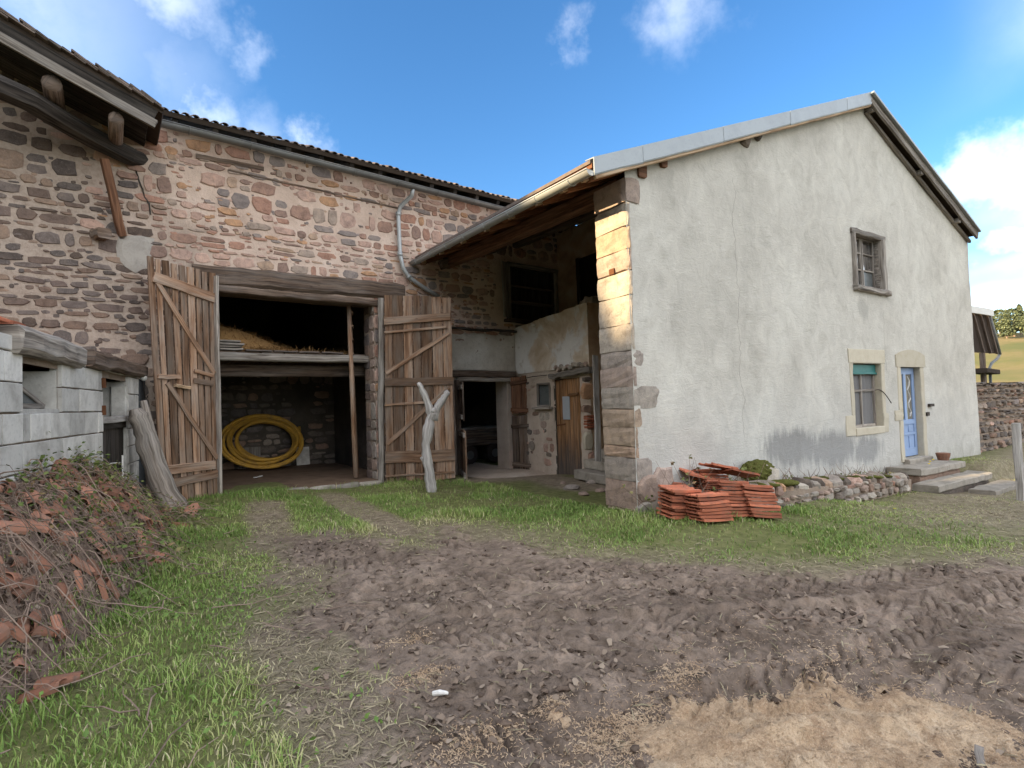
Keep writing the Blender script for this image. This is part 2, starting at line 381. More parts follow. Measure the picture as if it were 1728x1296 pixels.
def plaster():
    t = MT('lime_render', .92, .15); p = t.pos(); 
    sh = t.map(p, (1, 1, .8))
    a = t.noise(sh, .75, 6, .62, .5); b = t.noise(sh, 3.2, 7, .68, .8); f = t.noise(p, 45, 5, .7)
    c = t.ramp(a, [(.3, (.44, .415, .37)), (.48, (.515, .488, .437)), (.66, (.575, .55, .495))])
    c = t.mix(1.0, c, t.ramp(b, [(.28, (.84, .835, .82)), (.5, (1, 1, 1)), (.72, (1.10, 1.10, 1.09))]), 'MULTIPLY')
    c = t.mix(t.val(f, .55, .72, 0, .22), c, (.30, .28, .25))
    # trowel streaks
    st = t.noise(t.map(p, (3, 3, 9), (0, .5, 0)), 2.2, 5, .7, 1.2); c = t.mix(t.val(st, .58, .7, 0, .35), c, (.66, .64, .59))
    sep = t.new('SeparateXYZ'); t.L(p, sep.inputs[0]); z = sep.outputs['Z']
    # coordinate along the gable
    sx = t.math('ADD', t.math('MULTIPLY', sep.outputs['X'], float(gd[0])), t.math('MULTIPLY', sep.outputs['Y'], float(gd[1])))
    sx = t.math('SUBTRACT', sx, float(G0@gd))
    # the patch of rough grey cement under the window
    def blob(s0, z0, rs, rz, k=.35):
        d1 = t.math('DIVIDE', t.math('SUBTRACT', sx, s0), rs); d2 = t.math('DIVIDE', t.math('SUBTRACT', z, z0), rz)
        dd = t.math('SQRT', t.math('ADD', t.math('MULTIPLY', d1, d1), t.math('MULTIPLY', d2, d2)))
        st2 = t.noise(t.map(p, (9, 9, 1.6)), 1.0, 5, .7)
        return t.val(t.math('ADD', dd, t.math('MULTIPLY', t.math('SUBTRACT', st2, .5), 1.6)), 1.0+k*.4, 1.0-k)
    m = t.math('MAXIMUM', blob(3.7, .66, .95, .34), t.math('MAXIMUM', blob(4.9, .55, .9, .36), blob(6.1, .46, .6, .28)))
    c = t.mix(t.math('MULTIPLY', m, .85), c, (.155, .148, .14))
    c = t.mix(t.math('MULTIPLY', blob(6.25, 3.22, .22, .22), .4), c, (.22, .21, .19))
    # bluish wash low down where copper spray and damp reached
    wz = t.val(t.math('ADD', z, t.math('MULTIPLY', b, 1.4)), 2.6, 1.2, 0, .35)
    c = t.mix(wz, c, (.50, .505, .505))
    lo = t.val(t.math('ADD', z, t.math('MULTIPLY', b, .9)), .75, .35, 0, .5); c = t.mix(lo, c, (.34, .31, .26))
    # two hairline cracks with the run they really take
    def crack(s0, za, zb, wdt, amp, seed):
        cm = t.new('CombineXYZ'); t.L(t.math('ADD', t.math('MULTIPLY', z, 1.7), seed), cm.inputs[0]); 
        w = t.noise(cm.outputs[0], 1.0, 6, .6)
        d = t.math('ABSOLUTE', t.math('SUBTRACT', sx, t.math('ADD', t.math('MULTIPLY', t.math('SUBTRACT', w, .5), amp), s0)))
        k = t.val(d, wdt, wdt*.3); k = t.math('MULTIPLY', k, t.math('MULTIPLY', t.val(z, za-.05, za+.05), t.val(z, zb+.05, zb-.05)))
        return k
    k = t.math('MAXIMUM', crack(2.35, .9, 5.1, .008, .5, 3.1), crack(7.0, 2.0, 3.2, .011, .45, 8.3))
    c = t.mix(t.math('MULTIPLY', k, .4), c, (.16, .145, .13))
    t.color(c)
    hh = t.math('ADD', t.math('ADD', t.math('MULTIPLY', b, 1.0), t.math('MULTIPLY', f, .22)), t.math('MULTIPLY', st, .6))
    t.bump(t.math('SUBTRACT', hh, t.math('MULTIPLY', k, .5)), .6, .03); return t.m
M['plaster'] = plaster()
def plaster2():
    t = MT('old_plaster', .92, .15); p = t.pos(); a = t.noise(p, 1.1, 6, .6, .4); b = t.noise(p, 5, 6, .7, .6); f = t.noise(p, 60, 4, .7)
    c = t.ramp(a, [(.35, (.50, .39, .28)), (.47, (.64, .545, .44)), (.53, (.70, .68, .655)), (.7, (.76, .735, .70))])
    c = t.mix(t.val(b, .55, .72, 0, .55), c, (.34, .25, .18)); c = t.mix(t.val(f, .58, .72, 0, .3), c, (.2, .17, .14))
    t.color(c); t.bump(t.math('ADD', b, t.math('MULTIPLY', f, .3)), .6, .03); return t.m
M['old_plaster'] = plaster2()
def tan_plaster():
    t = MT('tan_plaster', .92, .15); p = t.pos(); a = t.noise(p, 2.1, 6, .6, .4); f = t.noise(p, 40, 4, .7)
    c = t.ramp(a, [(.35, (.34, .22, .14)), (.52, (.46, .32, .21)), (.7, (.52, .42, .32))]); c = t.mix(t.val(f, .58, .72, 0, .3), c, (.25, .17, .12))
    t.color(c); t.bump(t.math('ADD', a, t.math('MULTIPLY', f, .3)), .6, .03); return t.m
M['tan_plaster'] = tan_plaster()
M['wood_door'] = wood('wood_door', (.17, .092, .053), (.35, .21, .13), (.40, .345, .29), .6, .45, 1.4)
M['wood_grey'] = wood('wood_grey', (.15, .125, .105), (.36, .315, .27), (.40, .375, .345), .5)
M['wood_beam'] = wood('wood_beam', (.075, .05, .037), (.19, .132, .095), (.26, .225, .20), .45)
M['wood_black'] = wood('wood_black', (.018, .015, .013), (.06, .05, .043), (.16, .145, .13), .22)
M['wood_red'] = wood('wood_red', (.10, .045, .025), (.21, .105, .06), (.2, .14, .1), .2)
M['wood_rafter'] = wood('wood_rafter', (.15, .06, .03), (.30, .135, .07), (.25, .15, .09), .2)
M['wood_end'] = wood('wood_end', (.30, .19, .11), (.52, .38, .25), (.5, .4, .3), .3, .9, 1.1)
M['wood_orange'] = wood('wood_orange', (.16, .075, .03), (.36, .19, .085), (.30, .25, .2), .25)
M['driftwood'] = wood('driftwood', (.27, .245, .225), (.52, .49, .46), (.56, .54, .52), .5, .95, 1.05)
M['log'] = wood('log', (.17, .14, .115), (.36, .31, .265), (.42, .40, .375), .5, .95, 1.05)

def simple(name, c, rough=.7, spec=.3, metal=0, n=8, amt=.35, var=(.85, 1.15), bump=.2, c2=None):
    t = MT(name, rough, spec); t.b.inputs['Metallic'].default_value = metal; p = t.pos()
    a = t.noise(p, n, 6, .65, .3); f = t.noise(p, n*9, 4, .65)
    c2 = c2 or tuple(x*.5 for x in c)
    q = t.mix(t.val(a, .45, .7, 0, amt), c, c2); q = t.mix(t.val(f, .55, .72, 0, amt*.7), q, tuple(x*.55 for x in c))
    t.color(t.var(q, *var)); t.bump(t.math('ADD', a, t.math('MULTIPLY', f, .4)), bump, .01); return t.m
M['zinc'] = simple('zinc', (.29, .315, .33), .45, .5, .35, 3, .45, (.92, 1.08), .08, (.20, .22, .235))
M['gutter'] = simple('gutter', (.17, .17, .165), .55, .5, .3, 4, .6, (.95, 1.05), .06, (.09, .09, .088))
M['gutter_light'] = simple('gutter_light', (.40, .415, .415), .45, .5, .3, 4, .4, (.95, 1.05), .06, (.36, .37, .38))
M['iron'] = simple('iron', (.06, .045, .038), .7, .4, .3, 30, .5)
M['rust'] = simple('rust', (.15, .062, .03), .85, .2, 0, 20, .5)
def tiles(name, c, c2, lich=.4, lo=.7, hi=1.25):
    t = MT(name, .85, .2); p = t.pos(); a = t.noise(p, 7, 6, .65, .4); f = t.noise(p, 55, 4, .7); b = t.noise(p, 17, 5, .7)
    q = t.mix(t.val(a, .42, .66, 0, .8), c, c2); q = t.mix(t.val(b, .56, .68, 0, lich), q, (.12, .11, .095)); q = t.mix(t.val(f, .6, .72, 0, .5), q, (.30, .27, .22))
    t.color(t.var(q, lo, hi)); t.bump(t.math('ADD', b, t.math('MULTIPLY', f, .5)), .4, .008); return t.m
M['tile_red'] = tiles('tile_red', (.44, .145, .08), (.31, .115, .072), .5, .58, 1.35)
M['tile_broken'] = tiles('tile_broken', (.36, .165, .105), (.25, .155, .115), .6, .6, 1.3)
M['tile_grey'] = tiles('tile_grey', (.17, .13, .11), (.10, .09, .08), .8)
M['glass'] = (lambda t: (t.color((.012, .016, .022)), t.b.inputs.__getitem__('IOR').__setattr__('default_value', 3.6), t.m)[2])(MT('glass', .04, 1.0))
M['glass_dusty'] = simple('glass_dusty', (.12, .13, .13), .25, .7, 0, 6, .5, (.9, 1.1), .02)
M['blue_paint'] = simple('blue_paint', (.26, .36, .56), .55, .35, 0, 9, .3, (.95, 1.05), .12, (.20, .28, .44))
M['teal_paint'] = simple('teal_paint', (.03, .17, .16), .5, .4, 0, 9, .4)
M['limestone'] = simple('limestone', (.51, .46, .365), .9, .15, 0, 5, .4, (.9, 1.1), .35, (.40, .335, .24))
M['step_stone'] = simple('step_stone', (.34, .305, .26), .9, .2, 0, 5, .8, (.8, 1.2), .7, (.17, .15, .12))
M['concrete_block'] = simple('concrete_block', (.62, .595, .555), .95, .15, 0, 3.2, .75, (.72, 1.15), .6, (.30, .275, .245))
M['dark_render'] = simple('dark_render', (.075, .08, .088), .9, .2, 0, 4, .4)
M['hose'] = simple('hose', (.50, .28, .04), .6, .3, 0, 5, .75, (.75, 1.15), .15, (.24, .14, .045))
M['curtain'] = simple('curtain', (.17, .165, .165), .9, .1, 0, 5, .3)
M['white'] = simple('white', (.72, .70, .66), .6, .3, 0, 8, .25)
M['grey_box'] = simple('grey_box', (.40, .43, .46), .4, .45, 0, 5, .2, (1, 1), .03)
M['hay'] = simple('hay', (.34, .20, .085), .95, .1, 0, 20, .6, (.6, 1.3), .6)
M['barn_floor'] = simple('barn_floor', (.17, .115, .08), .95, .1, 0, 3, .6, (.95, 1.05), .6)
M['dark_roof'] = simple('dark_roof', (.06, .045, .035), .9, .1, 0, 6, .5)
M['cement'] = simple('cement', (.40, .365, .325), .95, .1, 0, 6, .6, (.95, 1.05), .5)
M['moss'] = simple('moss', (.10, .105, .03), 1, .05, 0, 30, .6, (.7, 1.2), 1.0, (.06, .045, .02))
M['brick'] = simple('brick', (.30, .105, .06), .9, .15, 0, 20, .5, (.7, 1.2), .4)
# ------------------------------------------------------------------ the ground
CTRL = np.array([(1.6, 10.8, .12), (0.3, 9.5, .12), (4.6, 10.7, -.03), (8.2, 10.4, -.18), (5.8, 8.0, -.03), (7.6, 8.2, -.05), (5.6, 4.4, .06), (3., 7., .03),
                 (-.6, 4.5, .02), (0, 0, 0), (2, 2, 0), (3, 1, 0), (4, 4, 0), (6, 2, -.04), (8, 1.2, -.10), (8, 4.0, -.06), (8.04, 3.44, -.05), (10.5, 3.07, -.27), (11, 1.2, -.30), (13.5, 2.6, -.42), (13, 1.2, -.40), (17, 2, -.45), (-4, 4, .05), (9, -3, -.1), (0, -6, 0), (-6, -6, 0), (20, -10, -.4), (30, 10, -.4), (-10, 20, 0.), (10, 30, -.1)])
def gz(x, y):
    x = np.asarray(x, float); y = np.asarray(y, float); num = 0; den = 0
    for cx, cy, cz in CTRL:
        w = 1/((x-cx)**2+(y-cy)**2+.3)**1.6; num = num+w*cz; den = den+w
    z = num/den
    # raised bank in front of the dry stone wall, right of the steps
    q = (x-G0[0])*gd[0]+(y-G0[1])*gd[1]; n = (x-G0[0])*gb[0]+(y-G0[1])*gb[1]
    return z+.36*sstep(9.0, 9.25, q)*sstep(-1.0, -.75, n)*sstep(60, 20, q)
MUDPX = [(470, 912), (560, 903), (640, 922), (705, 925), (760, 893), (830, 905), (930, 928), (1040, 950), (1180, 958), (1330, 966), (1500, 950), (1728, 925), (2100, 900), (2600, 1500), (900, 2200), (690, 1500), (655, 1290), (640, 1180), (560, 1110), (525, 1040), (505, 965)]
MUD = np.array([on_ground(a, b)[:2] for a, b in MUDPX[:12]]+[(14., -.2), (14., -6.), (1.2, -6.), (0.95, 1.2)]+[on_ground(a, b)[:2] for a, b in MUDPX[16:]])
def poly_sd(P, x, y):
    """signed distance to polygon, positive inside"""
    x = np.asarray(x, float); y = np.asarray(y, float); d2 = np.full(x.shape, 1e9); ins = np.zeros(x.shape, bool); n = len(P)
    for i in range(n):
        ax, ay = P[i]; bx, by = P[(i+1) % n]; ex, ey = bx-ax, by-ay
        t = np.clip(((x-ax)*ex+(y-ay)*ey)/(ex*ex+ey*ey+1e-12), 0, 1)
        d2 = np.minimum(d2, (x-ax-t*ex)**2+(y-ay-t*ey)**2)
        c = ((ay > y) != (by > y)); ins ^= c & (x < (bx-ax)*(y-ay)/((by-ay) if by != ay else 1e-9)+ax)
    return np.where(ins, 1, -1)*np.sqrt(d2)
def mudness(x, y):
    d = poly_sd(MUD, x, y)+fbm(x*1.7, y*1.7, 21)*.9+fbm(x*7, y*7, 22, 3)*.35
    return sstep(-.22, .22, d)
def worn(x, y):
    """trampled, thin grass: along the edges of the mud and on the track to the barn"""
    d = poly_sd(MUD, x, y)
    a = np.clip(1-np.abs(np.minimum(d, 0))/.8, 0, 1)
    def seg(p, q, w):
        ex, ey = q[0]-p[0], q[1]-p[1]; t = np.clip(((x-p[0])*ex+(y-p[1])*ey)/(ex*ex+ey*ey), 0, 1)
        return sstep(w, w*.35, np.hypot(x-p[0]-t*ex, y-p[1]-t*ey))
    b = np.maximum(seg((1.55, 6.6), (2.0, 9.2), .42), seg((2.9, 6.1), (3.2, 9.6), .38))
    c = sstep(6.5, 9.5, x)*sstep(-.2, .8, 3.6-y)*.8
    e = np.maximum(seg((.95, 1.0), (1.05, 4.0), .5), np.maximum(seg((6.6, 9.6), (7.6, 9.3), 1.1), seg((7.4, 8.6), (7.2, 7.2), .8))*1.2)
    return np.clip(np.maximum(np.maximum(a*.75, b), np.maximum(c, e))+fbm(x*2.3, y*2.3, 31)*.6, 0, 1)
TRACKS = [([(9.5, .6), (7.0, 1.75), (5.0, 2.75), (3.3, 3.75), (2.2, 4.9), (1.75, 6.4)], .27, .15),
          ([(8.5, -.9), (6.0, .45), (4.2, 1.55), (2.6, 2.6), (1.6, 3.7), (1.15, 5.4)], .27, .15),
          ([(11., 1.6), (8.0, 2.3), (6.0, 3.0), (4.2, 4.1), (3.2, 5.2), (2.9, 6.4)], .24, .14),
          ([(6.5, -1.8), (4.3, .2), (3.3, 1.1), (1.8, 1.9), (1.2, 2.9)], .25, .15),
          ([(12., .2), (8.6, .95), (6.3, 1.25), (4.5, 2.1), (2.9, 3.2), (1.9, 4.3)], .24, .14),
          ([(9., -.6), (6.6, .75), (5.3, 1.1), (3.9, 1.2), (2.4, 1.5)], .22, .14)]
def ground_detail(x, y, md):
    x = np.asarray(x, float); y = np.asarray(y, float)
    h = fbm(x*1.1, y*1.1, 1, 3)*.05
    h += md*(fbm(x*2.6, y*2.6, 2, 3)*.02+fbm(x*16, y*16, 3, 4, .62)*.028)
    wx, wy = x+fbm(x*5, y*5, 33, 2)*.12, y+fbm(x*5, y*5, 34, 2)*.12            # crusts of mud lifted in plates, broken at their rims
    pa = vnoise(wx*5.2, wy*7.5, 7); pb = vnoise(wx*11, wy*13, 8); zone = sstep(-.1, .12, fbm(x*1.2, y*1.2, 46, 2))
    h += md*zone*(sstep(.58, .62, pa)*.017+sstep(.62, .655, pb)*.013)
    h -= md*sstep(.30, .25, pb)*.012
    for pts, hw, per in TRACKS:
        pts = np.array(pts); best = np.full(x.shape, 9.); al = np.zeros(x.shape); sgn = np.zeros(x.shape); acc = 0
        for i in range(len(pts)-1):
            p, q = pts[i], pts[i+1]; e = q-p; ln = np.hypot(*e); t = ((x-p[0])*e[0]+(y-p[1])*e[1])/ln**2
            tt = np.clip(t, 0, 1); d = np.hypot(x-p[0]-tt*e[0], y-p[1]-tt*e[1]); m = d < best
            side = (e[0]*(y-p[1])-e[1]*(x-p[0]))/ln
            best = np.where(m, d, best); al = np.where(m, acc+tt*ln, al); sgn = np.where(m, side, sgn); acc += ln
        sgn = sgn+fbm(x*3, y*3, 12, 2)*.08; ab = np.abs(sgn)
        ins = sstep(hw+.05, hw-.03, best)
        ph = (al+ab*1.15+np.where(sgn > 0, per*.5, 0)+fbm(x*5, y*5, 14, 2)*.05)/per
        saw = ph-np.floor(ph); lug = sstep(.16, .26, saw)*sstep(1.0, .94, saw)
        keep = sstep(-.18, .0, fbm(x*1.5, y*1.5, 17+int(per*100), 2))
        brk = sstep(-.2, .05, fbm(x*8, y*8, 44, 2))
        k_ = ins*keep; h = h*(1-.6*k_)+md*k_*(-.034+.043*lug*sstep(0, .03, ab)*(.25+.75*brk)+fbm(x*18, y*18, 3, 4, .65)*.024)
        h += md*keep*sstep(.09, .0, np.abs(best-hw-.05))*.022*(.4+1.2*vnoise(x*9, y*9, 5))
    return h
def ground_z(x, y):
    md = mudness(x, y); return gz(x, y)+ground_detail(x, y, md)

def spaced(a, b, step, lo, hi, grow=1.13):
    mid = list(np.arange(a, b, step)); s = step; p = a; left = []
    while p > lo: s *= grow; p -= s; left.append(p)
    s = step; p = mid[-1]; right = []
    while p < hi: s *= grow; p += s; right.append(p)
    return np.array(left[::-1]+mid+right)
def fast_mesh(name, verts, faces):
    me = bpy.data.meshes.new(name); n, m = len(verts), len(faces); k = faces.shape[1]
    me.vertices.add(n); me.vertices.foreach_set('co', np.asarray(verts, np.float32).ravel())
    me.loops.add(m*k); me.loops.foreach_set('vertex_index', np.asarray(faces, np.int32).ravel())
    me.polygons.add(m); me.polygons.foreach_set('loop_start', np.arange(0, m*k, k, dtype=np.int32)); me.polygons.foreach_set('loop_total', np.full(m, k, np.int32))
    me.update(calc_edges=True); return me
def put(name, me, mat, parent=None):
    o = bpy.data.objects.new(name, me); me.materials.append(mat); COL.objects.link(o); ORG[o.name] = np.zeros(3)
    if parent: o.parent = parent
    return o
def grid_faces(nx, ny):
    i = np.arange(nx-1)[None, :]; j = np.arange(ny-1)[:, None]; a = j*nx+i
    return np.stack([a, a+1, a+1+nx, a+nx], -1).reshape(-1, 4)

def ground_material():
    t = MT('yard_ground', .95, .12); p = t.pos()
    at = t.new('Attribute'); at.attribute_name = 'mud'; md = at.outputs['Fac']
    at2 = t.new('Attribute'); at2.attribute_name = 'worn'; wn = at2.outputs['Fac']
    a = t.noise(p, 1.6, 6, .6, .4); b = t.noise(p, 9, 7, .68, .5); f = t.noise(p, 70, 5, .7)
    mud = t.ramp(a, [(.3, (.13, .098, .077)), (.5, (.20, .153, .12)), (.7, (.295, .23, .182))])
    mud = t.mix(1.0, mud, t.ramp(b, [(.3, (.62, .6, .58)), (.5, (1, 1, 1)), (.75, (1.5, 1.45, 1.4))]), 'MULTIPLY')
    mud = t.mix(t.val(f, .60, .72, 0, .5), mud, (.30, .23, .17)); mud = t.mix(t.val(f, .4, .3, 0, .6), mud, (.06, .042, .032))
    gr = t.ramp(b, [(.3, (.10, .105, .042)), (.55, (.155, .165, .06)), (.75, (.23, .21, .105))])
    dry = t.ramp(b, [(.3, (.17, .135, .095)), (.55, (.26, .21, .15)), (.75, (.35, .29, .215))])
    g = t.mix(wn, gr, dry); c = t.mix(md, g, mud)
    t.color(c); t.L(t.val(b, .3, .7, 1., .8), t.b.inputs['Roughness'])
    t.bump(t.math('ADD', b, t.math('MULTIPLY', f, .5)), 1.0, .025); return t.m
def build_ground():
    xs = spaced(.5, 7.8, .0145, -420, 420, 1.1); ys = spaced(.35, 6.2, .0135, -420, 420, 1.1)
    X, Y = np.meshgrid(xs, ys); md = mudness(X, Y); far = sstep(40, 15, np.hypot(X-4, Y-4))
    Z = gz(X, Y)*far-.3*(1-far)+ground_detail(X, Y, md)*far
    # floors inside the buildings lie on their own slabs: keep the soil below them
    me = fast_mesh('yard_ground', np.stack([X, Y, Z], -1).reshape(-1, 3), grid_faces(len(xs), len(ys)))
    for nm, arr in (('mud', md*far), ('worn', worn(X, Y)*far)):
        at = me.attributes.new(nm, 'FLOAT', 'POINT'); at.data.foreach_set('value', arr.ravel().astype(np.float32))
    me.polygons.foreach_set('use_smooth', np.ones(len(me.polygons), bool))
    o = put('ground', me, ground_material()); o['kind'] = 'structure'
build_ground()

def build_hill():
    xs = np.linspace(40, 330, 70); ys = np.linspace(-90, 160, 60); X, Y = np.meshgrid(xs, ys)
    Z = 15*sstep(60, 190, X+.15*Y)*(.8+.5*vnoise(X*.02, Y*.02, 3))+fbm(X*.05, Y*.05, 4)*2.5-.9
    t = MT('hill_grass', .95, .1); p = t.pos(); n = t.noise(p, .06, 5, .6); n2 = t.noise(p, .9, 5, .65)
    c = t.ramp(n, [(.35, (.10, .11, .045)), (.5, (.16, .135, .065)), (.65, (.20, .155, .08))]); c = t.mix(t.val(n2, .45, .65, 0, .5), c, (.12, .12, .04)); t.color(c)
    me = fast_mesh('hill', np.stack([X, Y, Z], -1).reshape(-1, 3), grid_faces(70, 60)); o = put('hill', me, t.m); o['kind'] = 'structure'
    return lambda x, y: float(15*sstep(60, 190, x+.15*y)*(.8+.5*vnoise(x*.02, y*.02, 3))+fbm(x*.05, y*.05, 4)*2.5-.9)
hill_z = build_hill()
# ------------------------------------------------------------------ walls of stone
def wall_sheet(name, mat, parent, org, eu, en, u0, u1, z0, ztop, holes, step=.06, amp=.012, seed=0, fq=3.0):
    """wall face with openings: grid of real relief. ztop(u) gives the top edge; holes are (u0,u1,z0,z1); en points outwards"""
    us = set(np.round(np.arange(u0, u1, step), 4))|{u1}; zt = max(ztop(u) for u in np.linspace(u0, u1, 50)); zs = set(np.round(np.arange(z0, zt, step), 4))|{zt}
    for a, b, c, d in holes: us |= {a, b}; zs |= {c, d}
    def clean(s, keep):
        s = sorted(s); out = []
        for v in s:
            if out and v-out[-1] < step*.3:
                if v in keep: out[-1] = v
                continue
            out.append(v)
        return out
    us = clean(us, {h[0] for h in holes}|{h[1] for h in holes}|{u0, u1}); zs = clean(zs, {h[2] for h in holes}|{h[3] for h in holes}|{z0})
    U, Z = np.meshgrid(us, zs); T = np.array([ztop(u) for u in us])[None, :]; Zc = np.minimum(Z, T)
    dsp = fbm(U*fq, Zc*fq, seed, 4, .55)*2*amp+fbm(U*.6, Zc*.6, seed+9, 2)*amp*2.5
    P = org[None, None, :]+U[..., None]*eu+Zc[..., None]*EZ+dsp[..., None]*en
    nx, nz = len(us), len(zs); fs = []
    for j in range(nz-1):
        for i in range(nx-1):
            uc, zc = (us[i]+us[i+1])/2, (zs[j]+zs[j+1])/2
            if zs[j] >= T[0, i] and zs[j] >= T[0, i+1]: continue
            if any(a < uc < b and c < zc < d for a, b, c, d in holes): continue
            q = (j*nx+i, j*nx+i+1, (j+1)*nx+i+1, (j+1)*nx+i)
            fs.append(q)
    if np.dot(np.cross(eu, EZ), en) < 0: fs = [tuple(reversed(q)) for q in fs]
    mb = MB(); mb.v = [tuple(p) for p in P.reshape(-1, 3)]; mb.f = fs; mb.uv = [None]*len(fs)
    return mb.build(name, mat, parent, smooth=True)
def lay_courses(u0, u1, z0, z1, reject, hmin=.09, hmax=.25, wmin=.14, wmax=.46, fill=.9, wav=.02):
    """places of stones in rough courses"""
    out = []; z = z0; k = 0
    while z < z1:
        r0 = rnd.random(); h = rnd.uniform(hmin, hmax) if r0 < .62 else (rnd.uniform(hmin*.6, hmin*1.2) if r0 < .86 else rnd.uniform(hmax, hmax*1.35)); u = u0+rnd.uniform(-.2, 0)
        ph = rnd.random()*6
        while u < u1:
            w = rnd.uniform(wmin, wmax)*(1 if h > hmin*1.3 else .8)
            g = rnd.uniform(.008, .032); zz = z+wav*math.sin(u*1.3+ph)
            if rnd.random() < fill:
                hh = h*rnd.uniform(.84, 1.04)
                if hh > .17 and rnd.random() < .22:
                    out.append((u+w/2, zz+hh*.24, w*.5-g/2, hh*.22)); out.append((u+w/2, zz+hh*.77, w*.5-g/2, hh*.21))
                else: out.append((u+w/2, zz+h/2+rnd.uniform(-.01, .01), w*.5-g/2, hh*.5-.008))
            else:
                for _ in range(rnd.randint(1, 3)): out.append((u+rnd.uniform(.04, w), zz+rnd.uniform(.03, h), rnd.uniform(.025, .06), rnd.uniform(.015, .04)))
            u += w+g
        z += h+rnd.uniform(.004, .022)
    return [s for s in out if u0 < s[0]-s[2]*.6 and s[0]+s[2]*.6 < u1 and not reject(*s)]
def set_stones(places, parent, org, eu, en, matf, limit, proud=(.006, .03), rough=.2, dome=.82, score=None):
    """the largest in view as pieces of their own, the rest joined as one"""
    places = sorted(places, key=score or (lambda s: -s[2]*s[3])); rest = {}
    for i, (u, z, a, b) in enumerate(places):
        th = rnd.uniform(-.07, .07); e1 = (eu*math.cos(th)+EZ*math.sin(th))*a; e2 = (-eu*math.sin(th)+EZ*math.cos(th))*b
        c = org+eu*u+EZ*z; m = matf(u, z); d = rnd.uniform(*proud)
        if i < limit:
            mb = MB(); rock(mb, c, e1, e2, en*d, rnd.choice((8, 9, 10, 11)), rough, dome); mb.build('stone', m, parent)
        else:
            mb = rest.setdefault(m.name, (MB(), m))[0]; rock(mb, c, e1, e2, en*d, 8, rough, dome)
    for mb, m in rest.values():
        o = mb.build('small_stones', m, parent); o['kind'] = 'stuff'

# ------------------------------------------------------------------ the barn
barn = thing('barn', 'long pink rubble stone barn with open plank doors under a tiled roof', 'barn', (1.6, BD, 0))
BO = V(0, BD, 0); EX = V(1, 0, 0); EYn = V(0, -1, 0)
OPEN = (1.62, 4.60, -.2, 3.86)             # wagon opening
DOORWAY = (6.68, 8.14, -.4, 2.2)           # low stable doorway beside the house
LOFTWIN = (8.30, 9.93, 3.72, 5.12)
def barn_top(u): return 6.62 if u > .7 else 6.62+.46*(.7-u)
X0, X1 = -4.5, 12.6
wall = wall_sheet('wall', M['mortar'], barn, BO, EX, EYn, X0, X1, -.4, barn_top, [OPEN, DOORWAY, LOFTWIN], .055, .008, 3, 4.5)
def rej(u, z, a, b):
    if z+b > barn_top(u)-.04: return True
    for (p, q, r, s) in ((OPEN[0]-.02, OPEN[1]+.02, OPEN[2], OPEN[3]+.34), (6.5, 8.3, -.5, 2.45), (LOFTWIN[0]-.4, LOFTWIN[1]+.05, LOFTWIN[2]-.1, LOFTWIN[3]+.1), (1.2, 5.3, 3.84, 4.2)):
        if u+a > p and u-a < q and z+b > r and z-b < s: return True
    if 6.2 < u and 2.2 < z < 3.3: return rnd.random() < .75          # limewashed rubble over the stable door
    if u < .35 and z < 2.35: return True                             # hidden by the block shed
    if u > 8.5 and z < 3.3: return True
    return False
pl = lay_courses(-2.6, 10.3, .0, 7.9, rej)
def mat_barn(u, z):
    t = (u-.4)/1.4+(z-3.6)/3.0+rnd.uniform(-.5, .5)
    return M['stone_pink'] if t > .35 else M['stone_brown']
def sc(s):
    u, z, a, b = s; vis = 1.0 if -1.4 < u < 8.6 else .1
    if 4.7 < u < 6.1 and z < 3.9: vis = .05
    if .5 < u < 1.6 and z < 4.1: vis = .1
    return -a*b*vis
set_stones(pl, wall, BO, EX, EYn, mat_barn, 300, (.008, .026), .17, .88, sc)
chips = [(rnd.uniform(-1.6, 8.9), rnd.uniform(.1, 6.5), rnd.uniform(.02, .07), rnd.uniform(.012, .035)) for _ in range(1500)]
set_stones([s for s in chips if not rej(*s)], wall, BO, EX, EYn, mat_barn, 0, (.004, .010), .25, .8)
# white limewashed rubble above the stable door
mb = MB(); 
us, zs = np.linspace(6.22, 8.47, 40), np.linspace(2.34, 3.34, 22); U, Z = np.meshgrid(us, zs)
dd = .022+fbm(U*5, Z*5, 40, 4)*.05+fbm(U*14, Z*14, 41, 3)*.02; edge = np.minimum(np.minimum(U-6.22, 8.47-U)*8, np.minimum((Z-2.34)*9, (3.34-Z)*6)); dd = np.where(edge <= .02, -.02, dd)
me = fast_mesh('limewash', np.stack([U-1.6, -dd, Z], -1).reshape(-1, 3), grid_faces(40, 22)); me.polygons.foreach_set('use_smooth', np.ones(len(me.polygons), bool))
put('limewash', me, M['rubble_plaster'], barn)
# patch of grey cement beside the strut
mb = MB(); c = on_barn(222, 415); 
rock(mb, V(c[0]+.05, BD, c[2]-.1), EX*.30, EZ*.34, EYn*.03, 11, .3, .7); mb.build('cement_patch', M['cement'], barn)
# settlement crack running down from the beam: its shaded gap drawn as dark bars laid on the wall
mb = MB(); pts = [on_barn(*p) for p in [(228, 285), (233, 300), (240, 318), (244, 333), (252, 345), (254, 362)]]
for i in range(len(pts)-1):
    bar(mb, pts[i]+EYn*.004, pts[i+1]+EYn*.004, .022, .03, (0, 1, 0), 1, .004)
mb.build('crack', M['wood_black'], barn)
mb = MB(); bar(mb, on_barn(385, 287, .012), on_barn(677, 352, .012), .035, .03, (0, 0, 1), 14, .006); mb.build('tie_rail', M['wood_beam'], barn)
mb = MB(); bar(mb, on_barn(330, 263, .0), on_barn(445, 285, .0), .06, .08, (0, 0, 1), 6, .006); mb.build('wall_timber', M['wood_beam'], barn)

